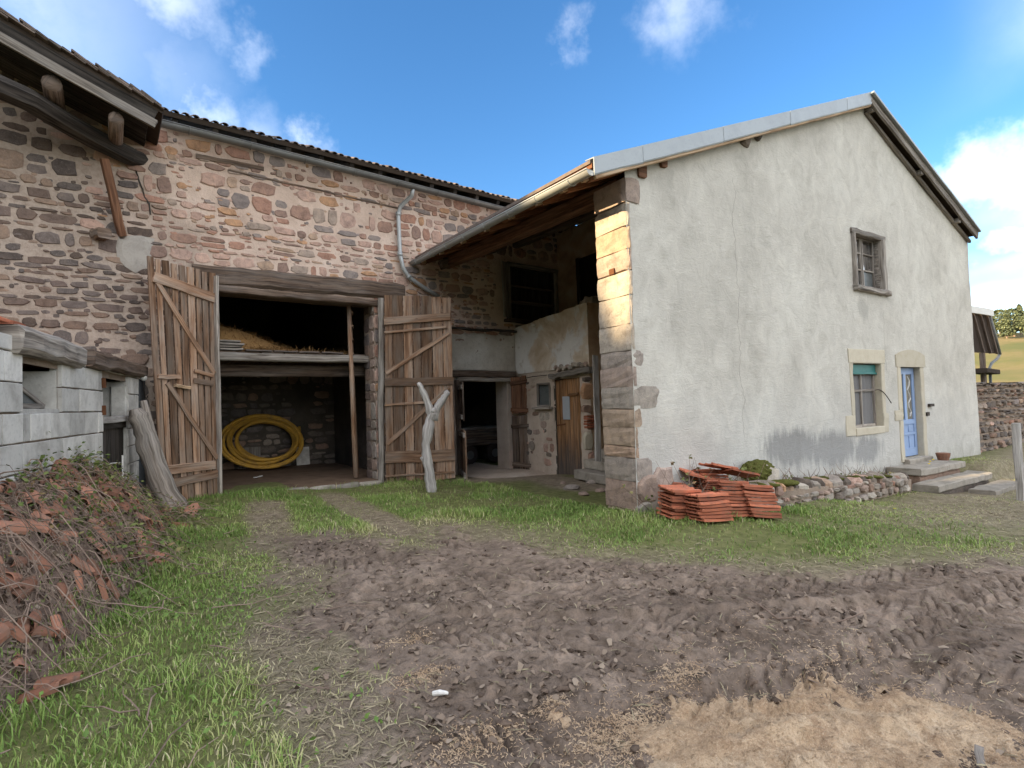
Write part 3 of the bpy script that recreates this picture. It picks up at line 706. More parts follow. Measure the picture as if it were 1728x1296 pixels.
# reveals of the openings, thick wall
def reveal(hole, depth, mat, name='reveal', sides='lrt'):
    u0, u1, z0, z1 = hole; mb = MB()
    P = lambda u, d, z: V(u, BD+d, z)
    if 'l' in sides: box(mb, P(u0-.12, -.004, z0), (.12, 0, 0), (0, depth, 0), (0, 0, z1-z0))
    if 'r' in sides: box(mb, P(u1, -.004, z0), (.12, 0, 0), (0, depth, 0), (0, 0, z1-z0))
    if 't' in sides: box(mb, P(u0-.12, .02, z1), (u1-u0+.24, 0, 0), (0, depth, 0), (0, 0, .1))
    return mb.build(name, mat, barn)
reveal(OPEN, .55, M['mortar_dark'], 'reveal', 'l')
jamb = reveal(OPEN, .55, M['mortar_dark'], 'jamb', 'r')
z = .0
while z < 3.8:                                                    # dressed stones of the right jamb, seen on both faces
    h = rnd.uniform(.2, .42); mb = MB(); w = rnd.uniform(.16, .22)
    rock(mb, V(OPEN[1]+.0, BD+.12, z+h/2), V(0, .12, 0), EZ*(h/2-.012), V(-.022, 0, 0), 10, .08, .9)
    mb.build('jamb_stone', M['stone_pale'], jamb)
    mb = MB(); rock(mb, V(OPEN[1]+.08, BD, z+h/2), EX*.085, EZ*(h/2-.012), EYn*.022, 10, .08, .9); mb.build('jamb_stone', M['stone_pink'], jamb)
    mb = MB(); rock(mb, V(OPEN[1]+.0, BD+.40, z+h/2+rnd.uniform(-.05, .05)), V(0, .14, 0), EZ*(h/2-.012), V(-.02, 0, 0), 10, .15, .85); mb.build('jamb_stone', M['stone_brown'], jamb)
    z += h
# lintels
lint = MB(); bar(lint, (1.22, BD+.06, 4.03), (5.32, BD+.06, 4.12), .30, .36, (0, 0, 1), 16, .012, .16, bow=.02)
lint.build('lintel', M['wood_beam'], barn)
mb = MB(); bar(mb, (1.5, BD+.02, 3.82), (4.72, BD+.02, 3.82), .22, .13, (0, 0, 1), 12, .009, .15); mb.build('door_head', M['wood_beam'], barn)
mb = MB(); bar(mb, (1.5, BD+.35, 3.9), (4.75, BD+.35, 3.9), .3, .25, (0, 0, 1), 6, .01); mb.build('inner_lintel', M['wood_beam'], barn)
mb = MB(); box(mb, on_barn(612, 478, .06)-V(.02, 0, .03), (.17, 0, 0), (0, .12, 0), (0, 0, .06)); mb.build('iron_bracket', M['iron'], barn)
mb = MB(); bar(mb, (6.45, BD+.04, 2.31), (8.40, BD+.04, 2.29), .26, .16, (0, 0, 1), 8, .012, .15); mb.build('lintel', M['wood_beam'], barn)
mb = MB(); bar(mb, (6.62, BD-.03, 2.17), (8.3, BD-.03, 2.15), .1, .10, (0, 0, 1), 6, .01, .15); mb.build('door_head', M['wood_grey'], barn)
reveal((DOORWAY[0], DOORWAY[1], -.4, 2.2), .5, M['rough_plaster'], 'doorway_reveal', 'lrt')
# loft window beside the gallery: frame, open shutter and boards
u0, u1, z0, z1 = LOFTWIN
mb = MB(); bar(mb, (u0-.05, BD-.03, z0), (u0-.05, BD-.03, z1+.05), .10, .12); win = mb.build('loft_window', M['wood_grey'], barn)
mb = MB(); bar(mb, (u0-.1, BD-.03, z1+.05), (u1+.05, BD-.03, z1+.05), .12, .09, seg=5); mb.build('frame', M['wood_grey'], win)
mb = MB(); bar(mb, (u1, BD-.02, z0), (u1, BD-.02, z1), .08, .1); mb.build('frame', M['wood_grey'], win)
for k, zz in enumerate((z0+.02, z0+.48, z0+.52, z0+.93)):
    mb = MB(); bar(mb, (u0, BD+.10+.01*k, zz), (u1, BD+.10+.01*k, zz), .04, .05, seg=4); mb.build('rail', M['wood_beam'], win)
for k in range(7):
    mb = MB(); x = u0+.12+k*.23; bar(mb, (x, BD+.2, z0), (x, BD+.2, z1), .21, .025, (0, 1, 0), 2); mb.build('board', M['wood_black'], win)
mb = MB(); bar(mb, (u0-.2, BD-.14, z0-.04), (u1+.2, BD-.14, z0-.06), .3, .07, seg=6, j=.01); mb.build('sill', M['wood_beam'], win)
for k in range(2):
    mb = MB(); p = V(u0-.06-.17*(k+.5), BD-.10-.09*(k+.5), z0+.02); bar(mb, p, p+V(-.03, 0, z1-z0), .17, .03, (-.45, .9, 0), 3); mb.build('shutter_board', M['wood_grey'], win)
mb = MB(); bar(mb, V(6.05, BD-.1, 3.36), V(8.45, BD-.1, 3.40), .12, .05, seg=10, j=.02); mb.build('ledge_board', M['wood_black'], barn)

# inside the barn
mb = MB()
box(mb, (1.2, 15.25, -.5), (4.2, 0, 0), (0, .2, 0), (0, 0, 3.2)); box(mb, (.2, BD+.5, -.5), (.1, 0, 0), (0, 11.6, 0), (0, 0, 7.5)); box(mb, (.2, BD+.5, -.5), (1.0, 0, 0), (0, .1, 0), (0, 0, 3.0)); box(mb, (1.1, BD+.5, -.5), (.1, 0, 0), (0, 4.8, 0), (0, 0, 3.1)); box(mb, (5.2, BD+.5, -.5), (.12, 0, 0), (0, 11.6, 0), (0, 0, 7.5)); box(mb, (.2, 22, -.5), (5.2, 0, 0), (0, .2, 0), (0, 0, 9))
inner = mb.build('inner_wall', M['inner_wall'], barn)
pl2 = lay_courses(1.4, 5.2, .0, 2.5, lambda u, z, a, b: (3.95 < u < 4.65 and .75 < z < 2.4), .12, .26, .2, .5)
set_stones(pl2, inner, V(0, 15.25, 0), EX, EYn, lambda u, z: M['stone_dry'], 40, (.01, .03))
mb = MB(); box(mb, (6.0, BD+4.5, -.5), (3.5, 0, 0), (0, .2, 0), (0, 0, 3.2)); box(mb, (5.9, BD+.5, -.5), (.1, 0, 0), (0, 4.1, 0), (0, 0, 3.2)); box(mb, (9.0, BD+.5, -.5), (.1, 0, 0), (0, 4.1, 0), (0, 0, 3.2)); box(mb, (5.9, BD+.5, 2.6), (3.3, 0, 0), (0, 4.1, 0), (0, 0, .1))
box(mb, (8.2, BD+.3, 3.3), (1.8, 0, 0), (0, .05, 0), (0, 0, 2.2)); box(mb, (.2, BD+.45, 6.3), (5.2, 0, 0), (0, 11.8, 0), (0, 0, .1)); box(mb, (8.2, BD+.02, 3.3), (.05, 0, 0), (0, .3, 0), (0, 0, 2.2)); box(mb, (10.0, BD+.02, 3.3), (.05, 0, 0), (0, .35, 0), (0, 0, 2.2)); box(mb, (8.2, BD+.02, 5.3), (1.85, 0, 0), (0, .35, 0), (0, 0, .1))
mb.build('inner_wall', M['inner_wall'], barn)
def floor_patch(name, x0, x1, y0, y1, zf, mat, step=.08):
    xs, ys = np.arange(x0, x1+.01, step), np.arange(y0, y1+.01, step); X, Y = np.meshgrid(xs, ys); Z = zf(X, Y)
    me = fast_mesh(name, np.stack([X, Y, Z], -1).reshape(-1, 3)-ORG[barn.name], grid_faces(len(xs), len(ys))); return put(name, me, mat, barn)
floor_patch('floor', 1.2, 5.2, BD-.18, 15.2, lambda x, y: .13-.035*(x-1.6)+fbm(x*2, y*2, 8)*.05-.06*sstep(BD-.05, BD-.18, y), M['barn_floor'])
floor_patch('floor', 6.0, 9.0, BD-1.6, 15.2, lambda x, y: -.10+fbm(x*2, y*2, 9)*.05-.10*sstep(BD-1.0, BD-1.6, y)-.12*sstep(8.3, 8.6, x), M['rough_plaster'])
# stone threshold kerb
for k in range(5):
    mb = MB(); x = 2.35+k*.5; rock(mb, V(x, BD-.24, .06-.03*(x-1.6)), EX*.25, V(0, .12, 0), EZ*.06, 9, .12, .85, .2); mb.build('threshold_stone', M['step_stone'], barn)
# loft floor
mb = MB(); bar(mb, (1.3, BD+.40, 2.62), (4.62, BD+.40, 2.63), .16, .15, (0, 0, 1), 10, .008, .15); mb.build('loft_beam', M['wood_grey'], barn)
mb = MB(); bar(mb, (1.3, BD+.85, 2.38), (5.2, BD+.85, 2.40), .2, .24, (0, 0, 1), 6, .008); mb.build('loft_beam', M['wood_beam'], barn)
for k in range(9):
    mb = MB(); bar(mb, (1.35+k*.43, BD+.42, 2.72), (1.35+k*.43, 21.9, 2.72), .40, .035, (0, 0, 1), 2, .006); mb.build('loft_board', M['wood_beam'], barn)

# barn roof, eave tiles and gutter
def roof_slab(mb, a, b, c, d, t=.08):
    a, b, c, d = map(lambda q: V(*q), (a, b, c, d)); n = nrm(np.cross(b-a, d-a)); n = n if n[2] > 0 else -n
    vs = [a, b, c, d, a+n*t, b+n*t, c+n*t, d+n*t]; mb.add(vs, [(3, 2, 1, 0), (4, 5, 6, 7), (0, 1, 5, 4), (1, 2, 6, 5), (2, 3, 7, 6), (3, 0, 4, 7)])
EAVE_Y, EAVE_Z, RISE = BD-.42, 6.60, .44
mb = MB(); roof_slab(mb, (.70, EAVE_Y, EAVE_Z), (16, EAVE_Y, EAVE_Z), (16, EAVE_Y+6.5, EAVE_Z+6.5*RISE), (.70, EAVE_Y+6.5, EAVE_Z+6.5*RISE))
roof_slab(mb, (.70, EAVE_Y+6.5, EAVE_Z+6.5*RISE), (16, EAVE_Y+6.5, EAVE_Z+6.5*RISE), (16, EAVE_Y+13, EAVE_Z), (.7, EAVE_Y+13, EAVE_Z))
mb.build('roof', M['dark_roof'], barn)
mb = MB(); box(mb, (-6, 23, -1), (18, 0, 0), (0, .3, 0), (0, 0, 8)); mb.build('rear_wall', M['mortar_dark'], barn)
for k in range(14):
    x = .95+k*.62; mb = MB(); bar(mb, (x, BD-.36, 6.56), (x, BD+.6, 6.56+.96*RISE), .09, .11); mb.build('rafter', M['wood_black'], barn)
tmb = MB()                                                        # one canal tile, its curved edge to the front
vs, fs = [], []; n = 6
for yy, zz, r in ((0, 0, .062), (.42, .42*RISE, .05)):
    for rr in (r, r-.014):
        for k in range(n+1):
            g = math.pi*k/n; vs.append((math.cos(g)*rr, yy, zz+math.sin(g)*rr*.8))
m = n+1
for k in range(n):
    fs += [(k, k+1, 2*m+k+1, 2*m+k), (m+k+1, m+k, 3*m+k, 3*m+k+1), (k+1, k, m+k, m+k+1)]
tmb.add(vs, fs); tme = tmb.mesh('roof_tile', M['tile_grey'])
k = 0; x = .8
while x < 9.4:
    o = bpy.data.objects.new('roof_tile', tme); COL.objects.link(o); o.parent = barn
    o.location = tuple(V(x, EAVE_Y-.06+rnd.uniform(-.025, .025), EAVE_Z+.06+rnd.uniform(-.008, .012))-ORG['barn']); o.rotation_euler = (0, rnd.uniform(-.05, .05), rnd.uniform(-.05, .05)); x += .15
def gutter(name, p, q, r, mat, parent, brackets=0, lip=True):
    p, q = V(*p), V(*q); ax = nrm(q-p); side = nrm(np.cross(ax, EZ)); mb = MB(); vs, fs = [], []; n = 10; seg = 14
    for i in range(seg+1):
        c = p+(q-p)*i/seg+EZ*rnd.uniform(-.006, .006)
        for rr in (r, r*.93):
            for k in range(n+1):
                g = math.pi+math.pi*k/n; vs.append(c+side*math.cos(g)*rr+EZ*math.sin(g)*rr)
    m = 2*(n+1)
    for i in range(seg):
        for k in range(n):
            a = i*m+k; fs.append((a, a+1, a+1+m, a+m)); b = i*m+n+1+k; fs.append((b+1, b, b+m, b+1+m))
        for k in (0, n): a = i*m+k; fs.append((a, a+m, a+m+n+1, a+n+1) if k == 0 else (a+m, a, a+n+1, a+m+n+1))
    for i in (0, seg): fs.append(tuple(i*m+k for k in range(n+1)))
    mb.add(vs, fs)
    for s in (-1, 1): tube(mb, [p+side*s*r, q+side*s*r], .011, 6)
    o = mb.build(name, mat, parent, smooth=True)
    for i in range(brackets):
        c = p+(q-p)*(i+.5)/brackets; mb = MB()
        tube(mb, [c+side*math.cos(math.pi+math.pi*k/8)*(r+.006)+EZ*math.sin(math.pi+math.pi*k/8)*(r+.006) for k in range(9)], .009, 6); mb.build('bracket', mat, o)
    return o
gl, gr = on_barn(262, 206, .52), on_barn(846, 352, .52)
gutter('gutter', gl+V(0, 0, .03), V(9.3, gl[1], gr[2]+.0), .085, M['gutter'], barn, 9)
mb = MB(); dp = [on_barn(*p) for p in [(697, 318, .5), (695, 330, .42), (676, 348, .16), (672, 362, .12), (675, 430, .12), (680, 452, .12), (690, 468, .12), (722, 490, .12), (740, 500, .12)]]
tube(mb, dp, .048, 10); dpo = mb.build('downpipe', M['gutter_light'], barn, smooth=True)
for q in (3, 4, 6):
    mb = MB(); tube(mb, [dp[q]-EZ*.03, dp[q]+EZ*.05], .058, 10); mb.build('pipe_collar', M['gutter_light'], dpo, smooth=True)

# the left end: gable verge on heavy timbers
WY = BD-1.25
a, b = hit(258, 210, (0, WY, 0), V(0, 1, 0)), hit(0, 66, (0, WY, 0), V(0, 1, 0)); dirv = nrm(b-a); far_ = a+dirv*5.2
a0 = a-dirv*.04
mb = MB(); bar(mb, a0+EZ*.02, far_+EZ*.02, .05, .13, (0, 0, 1), 10, .008, .1); verge = mb.build('verge_board', M['wood_grey'], barn)
mb = MB(); bar(mb, a0+EZ*.17+V(0, .03, 0), far_+EZ*.17+V(0, .03, 0), .06, .2, (0, 0, 1), 10, .01, .1); mb.build('verge_board', M['wood_black'], barn)
mb = MB(); up = nrm(np.cross(V(0, 1, 0), dirv)); up = up if up[2] > 0 else -up
pa, pb = a0+up*.24, far_+up*.24
roof_slab(mb, pa, pb, pb+V(0, 7, 0), pa+V(0, 7, 0), .06); 
rp = far_+up*.24; roof_slab(mb, rp, rp+V(-4.6, 0, -2.1), rp+V(-4.6, 7, -2.1), rp+V(0, 7, 0), .06)
mb.build('verge_roof', M['dark_roof'], barn)
L = np.linalg.norm(pb-pa); k = 0; s = .0
tm2 = MB(); bar(tm2, (0, 0, 0), (0, .34, 0), .30, .022, (0, 0, 1), 1, .004, .2)
vt = tm2.mesh('roof_tile', M['tile_grey'])
while s < L-.2:
    p = pa+dirv*(s+.15)+up*(.075+rnd.uniform(-.008, .012))+V(0, -.07+rnd.uniform(-.02, .02), 0)
    o = bpy.data.objects.new('roof_tile', vt); COL.objects.link(o); o.parent = barn; o.location = tuple(p-ORG['barn'])
    o.rotation_euler = (0, math.atan2(-dirv[2], dirv[0])+math.pi+.13+rnd.uniform(-.05, .05), rnd.uniform(-.03, .03)); s += .145
    if rnd.random() < .55:
        q = bpy.data.objects.new('roof_tile', vt); COL.objects.link(q); q.parent = barn; q.location = tuple(p+up*.03-ORG['barn']+dirv*.05); q.rotation_euler = o.rotation_euler
for t_, r_ in ((.42, .10), (1.2, .12), (2.55, .13), (3.7, .12)):
    c = a+dirv*t_-up*.16; mb = MB(); tube(mb, [c+V(0, .10, 0), c+V(0, 1.6, 0)], r_, 10, True, .05); mb.build('purlin', M['wood_beam'], barn, smooth=True)
for k in range(9):
    c = a+dirv*(.2+k*.5)+up*.12; mb = MB(); bar(mb, c+V(0, .1, 0), c+dirv*.48+V(0, .1, 0), .02, .02); 
mb = MB(); c = a+dirv*.3
for k in range(8): bar(mb, a+dirv*.1+up*.13+V(0, .16+k*.17, 0), far_+up*.13+V(0, .16+k*.17, 0), .16, .022, up, 4, .004)
mb.build('soffit_boards', M['wood_black'], barn)
# long bowed beam let into the wall, its strut and corbel
e0 = on_barn(242, 272, -.15); e1 = hit(-60, 120, (0, BD-1.35, 0), V(0, 1, 0)); 
bmid = hit(110, 205, (0, BD-.62, 0), V(0, 1, 0))
mb = MB(); path = [e0, on_barn(215, 262, .12), hit(160, 233, (0, BD-.38, 0), V(0, 1, 0)), bmid, hit(50, 168, (0, BD-.95, 0), V(0, 1, 0)), e1]
vs = []
for i, p in enumerate(path[:-1]): pass
tube(mb, path, [.13, .16, .165, .165, .17, .17], 8, True, .12); mb.build('bowed_beam', M['wood_black'], barn)
st0 = on_barn(206, 398, .02); st1 = hit(176, 268, (0, BD-.42, 0), V(0, 1, 0))
mb = MB(); bar(mb, st0, st1, .11, .15, (0, -1, .4), 5, .006, .1); mb.build('strut', M['wood_red'], barn)
mb = MB(); c = on_barn(178, 398); bar(mb, c+V(-.12, .1, 0), c+V(-.02, -.22, -.02), .2, .16, (0, 0, 1), 4, .015, .2); mb.build('corbel', M['wood_beam'], barn)

# ------------------------------------------------------------------ plank doors
def plank_leaf(parent, name, p00, p10, p11, p01, out, nplank, mat, mat2, ledges, braces, th=.035, gaps=.012, lm=None, topjit=.03, botjit=.05):
    """corner points: hinge-bottom, far-bottom, far-top, hinge-top; out points towards the viewer. ledges: (t0,t1,z0,z1,h) as fractions; braces likewise"""
    p00, p10, p11, p01, out = map(lambda q: V(*q), (p00, p10, p11, p01, out))
    Q = lambda a, b: (p00*(1-a)+p10*a)*(1-b)+(p01*(1-a)+p11*a)*b
    wv = p10-p00; width = np.linalg.norm(wv)
    ws = np.array([rnd.uniform(.75, 1.25) for _ in range(nplank)]); ws /= ws.sum(); a = 0; root = None
    for k in range(nplank):
        c = a+ws[k]/2; mb = MB(); jt, jb = rnd.uniform(-topjit, topjit*.5), rnd.uniform(-.2, botjit)
        lo, hi = Q(c, 0), Q(c, 1); d = nrm(hi-lo)
        bar(mb, lo+d*max(jb, 0)+out*rnd.uniform(-.004, .004), hi+d*jt+out*rnd.uniform(-.004, .004), ws[k]*width-gaps, th, out, 5, .004, .1, rnd.uniform(.97, 1.0))
        if root is None: root = mb.build(name, mat, parent)
        else: mb.build('plank', mat, root)
        a += ws[k]
    for (a0, b0, a1, b1, h) in ledges:
        mb = MB(); bar(mb, Q(a0, b0)+out*(th/2+.02), Q(a1, b1)+out*(th/2+.02), .04, h, nrm(Q(.5, 1)-Q(.5, 0)), 5, .006, .1); mb.build('ledge', lm or mat2, root)
    for (a0, b0, a1, b1, h) in braces:
        mb = MB(); bar(mb, Q(a0, b0)+out*(th/2+.018), Q(a1, b1)+out*(th/2+.018), .035, h, out if False else np.cross(nrm(Q(a1, b1)-Q(a0, b0)), out), 5, .005, .1); mb.build('brace', mat2, root)
    return root, Q
A, B = (1.6, 10.75), (.55, 10.3)
oL = nrm(V(B[1]-A[1], -(B[0]-A[0]), 0)); oL = oL if oL[1] < 0 else -oL
cL = [on_vert(371, 836, A, B), on_vert(272, 850, A, B), on_vert(246, 432, A, B), on_vert(364, 462, A, B)]
leaf, Q = plank_leaf(barn, 'door', cL[0], cL[1], cL[2], cL[3], oL, 9, M['wood_door'], M['wood_door'],
    [(.02, .885, .93, .92, .17), (.0, .10, .93, .075, .14), (.1, .14, .90, .135, .15), (.10, .50, .42, .51, .09), (.62, .52, .95, .515, .07), (.1, .535, .40, .55, .07)],
    [(.08, .545, .88, .90, .075), (.06, .165, .82, .49, .075)])
leaf['label'] = 'left barn door leaf of brown weathered planks'
mb = MB(); bar(mb, Q(.03, .0)+oL*.05, Q(.03, .985)+oL*.05, .05, .10, oL, 8, .006); mb.build('stile', M['wood_grey'], leaf)
mb = MB(); bar(mb, Q(.5, .475)+oL*.06, Q(.72, .48)+oL*.06, .09, .05, EZ, 3, .012); mb.build('handle', M['wood_end'], leaf)
A, B = (4.64, 10.72), (6.0, 9.92)
oR = nrm(V(B[1]-A[1], -(B[0]-A[0]), 0)); oR = oR if oR[1] < 0 else -oR
cR = [on_vert(651, 813, A, B), on_vert(769, 808, A, B), on_vert(761, 501, A, B), on_vert(648, 499, A, B)]
leaf2, Q = plank_leaf(barn, 'door', cR[0], cR[1], cR[2], cR[3], oR, 7, M['wood_door'], M['wood_door'],
    [(.0, .86, .98, .89, .16), (0, .80, .92, .83, .05), (.0, .53, 1., .535, .17), (.0, .41, .7, .42, .045), (.0, .13, 1., .13, .25), (.0, .03, .98, .04, .04)],
    [(.02, .58, .96, .80, .085), (.03, .20, .94, .50, .085)], gaps=.016, botjit=.03)
leaf2['label'] = 'right barn door leaf of brown weathered planks folded back against the wall'
mb = MB(); bar(mb, on_vert(643, 815, A, B), on_vert(643, 503, A, B), .12, .12, oR, 9, .01, .15); mb.build('hanging_post', M['wood_grey'], leaf2)
# half doors and posts of the low doorway
mb = MB(); bar(mb, V(6.64, BD-.05, -.15), V(6.62, BD-.05, 2.15), .10, .10, seg=6); mb.build('door_post', M['wood_beam'], barn)
A, B = (6.66, BD-.12), (6.25, BD-.95)
o3 = nrm(V(-1, -.3, 0)); p = lambda f, z: V(A[0]+(B[0]-A[0])*f, A[1]+(B[1]-A[1])*f, z)
o3 = nrm(np.cross(p(1, 0)-p(0, 0), EZ)); o3 = o3 if o3[1] < 0 else -o3
d3, Q3 = plank_leaf(barn, 'half_door', p(0, -.1), p(1., -.12), p(1., 1.0), p(0, 1.0), -o3, 4, M['wood_door'], M['wood_grey'], [(0, .9, 1, .9, .1), (0, .1, 1, .1, .12)], [], botjit=.01)
d4, Q4 = plank_leaf(barn, 'half_door', p(0, 1.2), p(.75, 1.2), p(.75, 2.1), p(0, 2.1), -o3, 3, M['wood_beam'], M['wood_grey'], [(0, .85, 1, .85, .1), (0, .1, 1, .1, .1)], [], botjit=.01)
A, B = (8.20, BD-.08), (8.62, BD-.75)
p = lambda f, z: V(A[0]+(B[0]-A[0])*f, A[1]+(B[1]-A[1])*f, z); o5 = nrm(V(-.67, -.42, 0))
d5, _ = plank_leaf(barn, 'half_door', p(0, -.14), p(.8, -.2), p(.8, 1.25), p(0, 1.22), o5, 3, M['wood_beam'], M['wood_beam'], [(0, .82, 1, .82, .09), (0, .12, 1, .12, .1)], [], botjit=.01)
d6, _ = plank_leaf(barn, 'half_door', p(0, 1.3), p(1.0, 1.26), p(1.0, 2.28), p(0, 2.2), o5, 3, M['wood_red'], M['wood_red'], [(0, .84, 1, .86, .1), (0, .1, 1, .1, .1)], [], botjit=.01)
mb = MB(); bar(mb, V(6.2, BD-.2, 2.2), V(6.0, BD-.2, 3.4), .05, .05); mb.build('wall_stay', M['wood_black'], barn)
# ------------------------------------------------------------------ the farmhouse
house = thing('farmhouse', 'grey rendered farmhouse with gable end, blue door and zinc edged roof', 'house', HS(0, 0, 0))
OFF = .18
apx, lft, rgt = on_gable(1468, 158, OFF), on_gable(1003, 268, OFF), on_gable(1648, 390, OFF)
kl, kr = (apx[1]-lft[1])/(apx[0]-lft[0]), (apx[1]-rgt[1])/(rgt[0]-apx[0])
def roof_z(s): return apx[1]-kl*(apx[0]-s) if s < apx[0] else apx[1]-kr*(s-apx[0])
SLOPE_N = .05
def R3(s, n, dz=0): return HS(s, n, roof_z(s)+SLOPE_N*n+dz)
GW = 11.52
gx0, gx1 = 5.92, 7.08; uw = (5.98, 7.02, 3.66, 4.68)
lw = (5.70, 6.78, .88, 2.13); dr = (7.60, 8.50, .14, 2.07)
gable = wall_sheet('gable_wall', M['plaster'], house, G0, gd, -gb, .0, GW, -.7, lambda s: roof_z(s)-.12, [uw, lw, dr], .07, .012, 50, 1.6)
# quoins of the corner pillar: dressed blocks seen on both faces
qpy = [(300, 343, 1078, 'quoin'), (343, 382, 1057, 'quoin'), (382, 420, 1060, 'quoin'), (420, 456, 1058, 'quoin'), (456, 497, 1058, 'quoin'), (497, 545, 1062, 'quoin'), (545, 590, 1066, 'quoin'), (590, 618, 1085, 'stone_pale'), (618, 652, 1068, 'quoin'), (652, 690, 1112, 'stone_pale'), (690, 722, 1082, 'quoin'), (722, 755, 1072, 'quoin'), (755, 775, 1074, 'stone_pink'), (775, 815, 1100, 'stone_pale'), (815, 865, 1128, 'stone_pale')]
for y0, y1, xr, mt in qpy:
    zt, zb = on_gable(1060, y0)[1], on_gable(1066, y1)[1]; wr = max(.06, on_gable(xr, (y0+y1)/2)[0]); h = zt-zb
    mb = MB(); pr = rnd.uniform(.012, .03); vs = []; nz = 4
    # an L-wrapping block with uneven edges
    th = .62; ring = []
    segs = [(-pr, th), (-pr, th*.5), (-pr, 0.06), (-pr+.03, -pr*.6), (wr*.45+.0, -pr), (wr*.8, -pr), (wr, -pr*.4), (wr+.012, .03)]
    for i in range(nz+1):
        t = i/nz; z = zb+.005+(h-.010)*t; ins = .006 if i in (0, nz) else 0
        for (s_, n_) in segs:
            js = rnd.uniform(-.008, .008); k = 1-(.04 if i in (0, nz) else rnd.uniform(-.03, .03))
            sx = s_*k if s_ > .1 else s_+ins+js
            vs.append(HS(sx, n_+(ins if n_ < .02 else 0)+rnd.uniform(-.006, .006), z+rnd.uniform(-.012, .012)))
    m = len(segs); fs = [(i*m+k, i*m+k+1, (i+1)*m+k+1, (i+1)*m+k) for i in range(nz) for k in range(m-1)]
    fs += [tuple(range(m-1, -1, -1)), tuple(range(nz*m, nz*m+m))]
    mb.add(vs, fs); mb.build('quoin', M[mt], gable)
mb = MB(); box(mb, HS(.02, .06, -.6), gd*.4, gb*.55, EZ*5.1); mb.build('pillar_core', M['mortar'], house)
for (cx, cy, w_, h_) in ((.20, .35, .2, .2), (.45, .15, .26, .16), (.12, .05, .14, .14), (.5, .48, .2, .15), (.75, .2, .16, .14)):
    mb = MB(); rock(mb, HS(cx, 0, cy), gd*w_, EZ*h_, -gb*.05, 10, .2, .8); mb.build('base_stone', M['stone_pale'], gable)
mb = MB(); bx = on_gable(1049, 452); c = HS(-.03, .28, 3.38)
box(mb, c-gb*.05-EZ*.04, gb*.10, -gd*.02, EZ*.08); mb.build('iron_plate', M['rust'], house)

# roof
S0, S1, N1 = lft[0]-.02, rgt[0]+.02, 6.55
def slab(s0, s1, n0, n1, top, bot, name, mat, parent=house):
    mb = MB(); vs = [R3(s0, n0, bot), R3(s1, n0, bot), R3(s1, n1, bot), R3(s0, n1, bot), R3(s0, n0, top), R3(s1, n0, top), R3(s1, n1, top), R3(s0, n1, top)]
    mb.add(vs, [(3, 2, 1, 0), (4, 5, 6, 7), (0, 1, 5, 4), (1, 2, 6, 5), (2, 3, 7, 6), (3, 0, 4, 7)]); return mb.build(name, mat, parent)
roof = slab(S0, apx[0], -OFF+.03, N1, -.03, -.09, 'roof', M['wood_rafter'])
slab(apx[0], S1, -OFF+.03, N1, -.03, -.09, 'roof', M['dark_roof'])
slab(S0-.02, apx[0], -OFF+.04, N1, .02, -.028, 'roof_covering', M['tile_grey']); slab(apx[0], S1+.02, -OFF+.04, N1, .02, -.028, 'roof_covering', M['tile_grey'])
# zinc verge flashing in lengths along the left rake
js = [on_gable(x, y, OFF)[0] for x, y in [(1001, 272), (1082, 243), (1154, 226), (1218, 209), (1277, 195), (1331, 183), (1380, 172), (1427, 163), (1468, 158)]]
for i in range(len(js)-1):
    a, b = js[i]+(.006 if i else 0), js[i+1]+.012; mb = MB(); lift = .004*(i % 2)
    vs = []
    for s_ in (a, (a+b)/2, b):
        wob = rnd.uniform(-.006, .006)
        for n_, dz in ((-OFF-.012-lift, -.21+wob), (-OFF-.022-lift, -.19+wob), (-OFF-.02-lift, .035), (-OFF+.16, .05+lift), (-OFF+.16, .04+lift), (-OFF+.0, .02), (-OFF+.0, -.2+wob)): vs.append(R3(min(s_, apx[0]), n_, dz))
    m = 7; fs = [(i_*m+k, (i_)*m+(k+1) % m, (i_+1)*m+(k+1) % m, (i_+1)*m+k) for i_ in range(2) for k in range(m)]+[tuple(range(m)), tuple(range(2*m, 3*m))[::-1]]
    fs = [tuple(reversed(f)) for f in fs]; mb.add(vs, fs); mb.build('zinc_flashing', M['zinc'], roof)
mb = MB(); bar(mb, R3(js[0]+.03, -OFF+.02, -.225), R3(apx[0], -OFF+.02, -.225), .05, .05, (0, 0, 1), 16, .004); mb.build('verge_batten', M['wood_end'], house)
# right rake: weathered barge board with a zinc cap
mb = MB(); bar(mb, R3(apx[0], -OFF, -.10), R3(S1, -OFF, -.10), .045, .17, (0, 0, 1), 12, .004); mb.build('barge_board', M['wood_grey'], house)
mb = MB(); bar(mb, R3(apx[0]-.02, -OFF-.02, .015), R3(S1+.02, -OFF-.02, .015), .13, .05, (0, 0, 1), 12, .003); mb.build('zinc_cap', M['zinc'], house)
mb = MB(); bar(mb, R3(apx[0]+.1, -.04, -.24), R3(S1-.05, -.04, -.24), .06, .07, (0, 0, 1), 10, .005); mb.build('verge_rafter', M['wood_grey'], house)
for px, py in ((1471, 184), (1554, 291), (1617, 372)):
    if py == 0: continue
    s_, z_ = on_gable(px, py, .12)
    mb = MB(); bar(mb, HS(s_, .1, z_), HS(s_, -OFF+.03, z_), .12, .12); mb.build('purlin_end', M['wood_grey'], house)
for px, py, w_, h_ in ((1081, 286, .15, .24), (1117, 272, .12, .18)):
    s_, z_ = on_gable(px, py); mb = MB(); bar(mb, HS(s_, .2, z_), HS(s_, -.05, z_-.01), w_, h_, seg=2); mb.build('purlin_end', M['wood_red'], house)
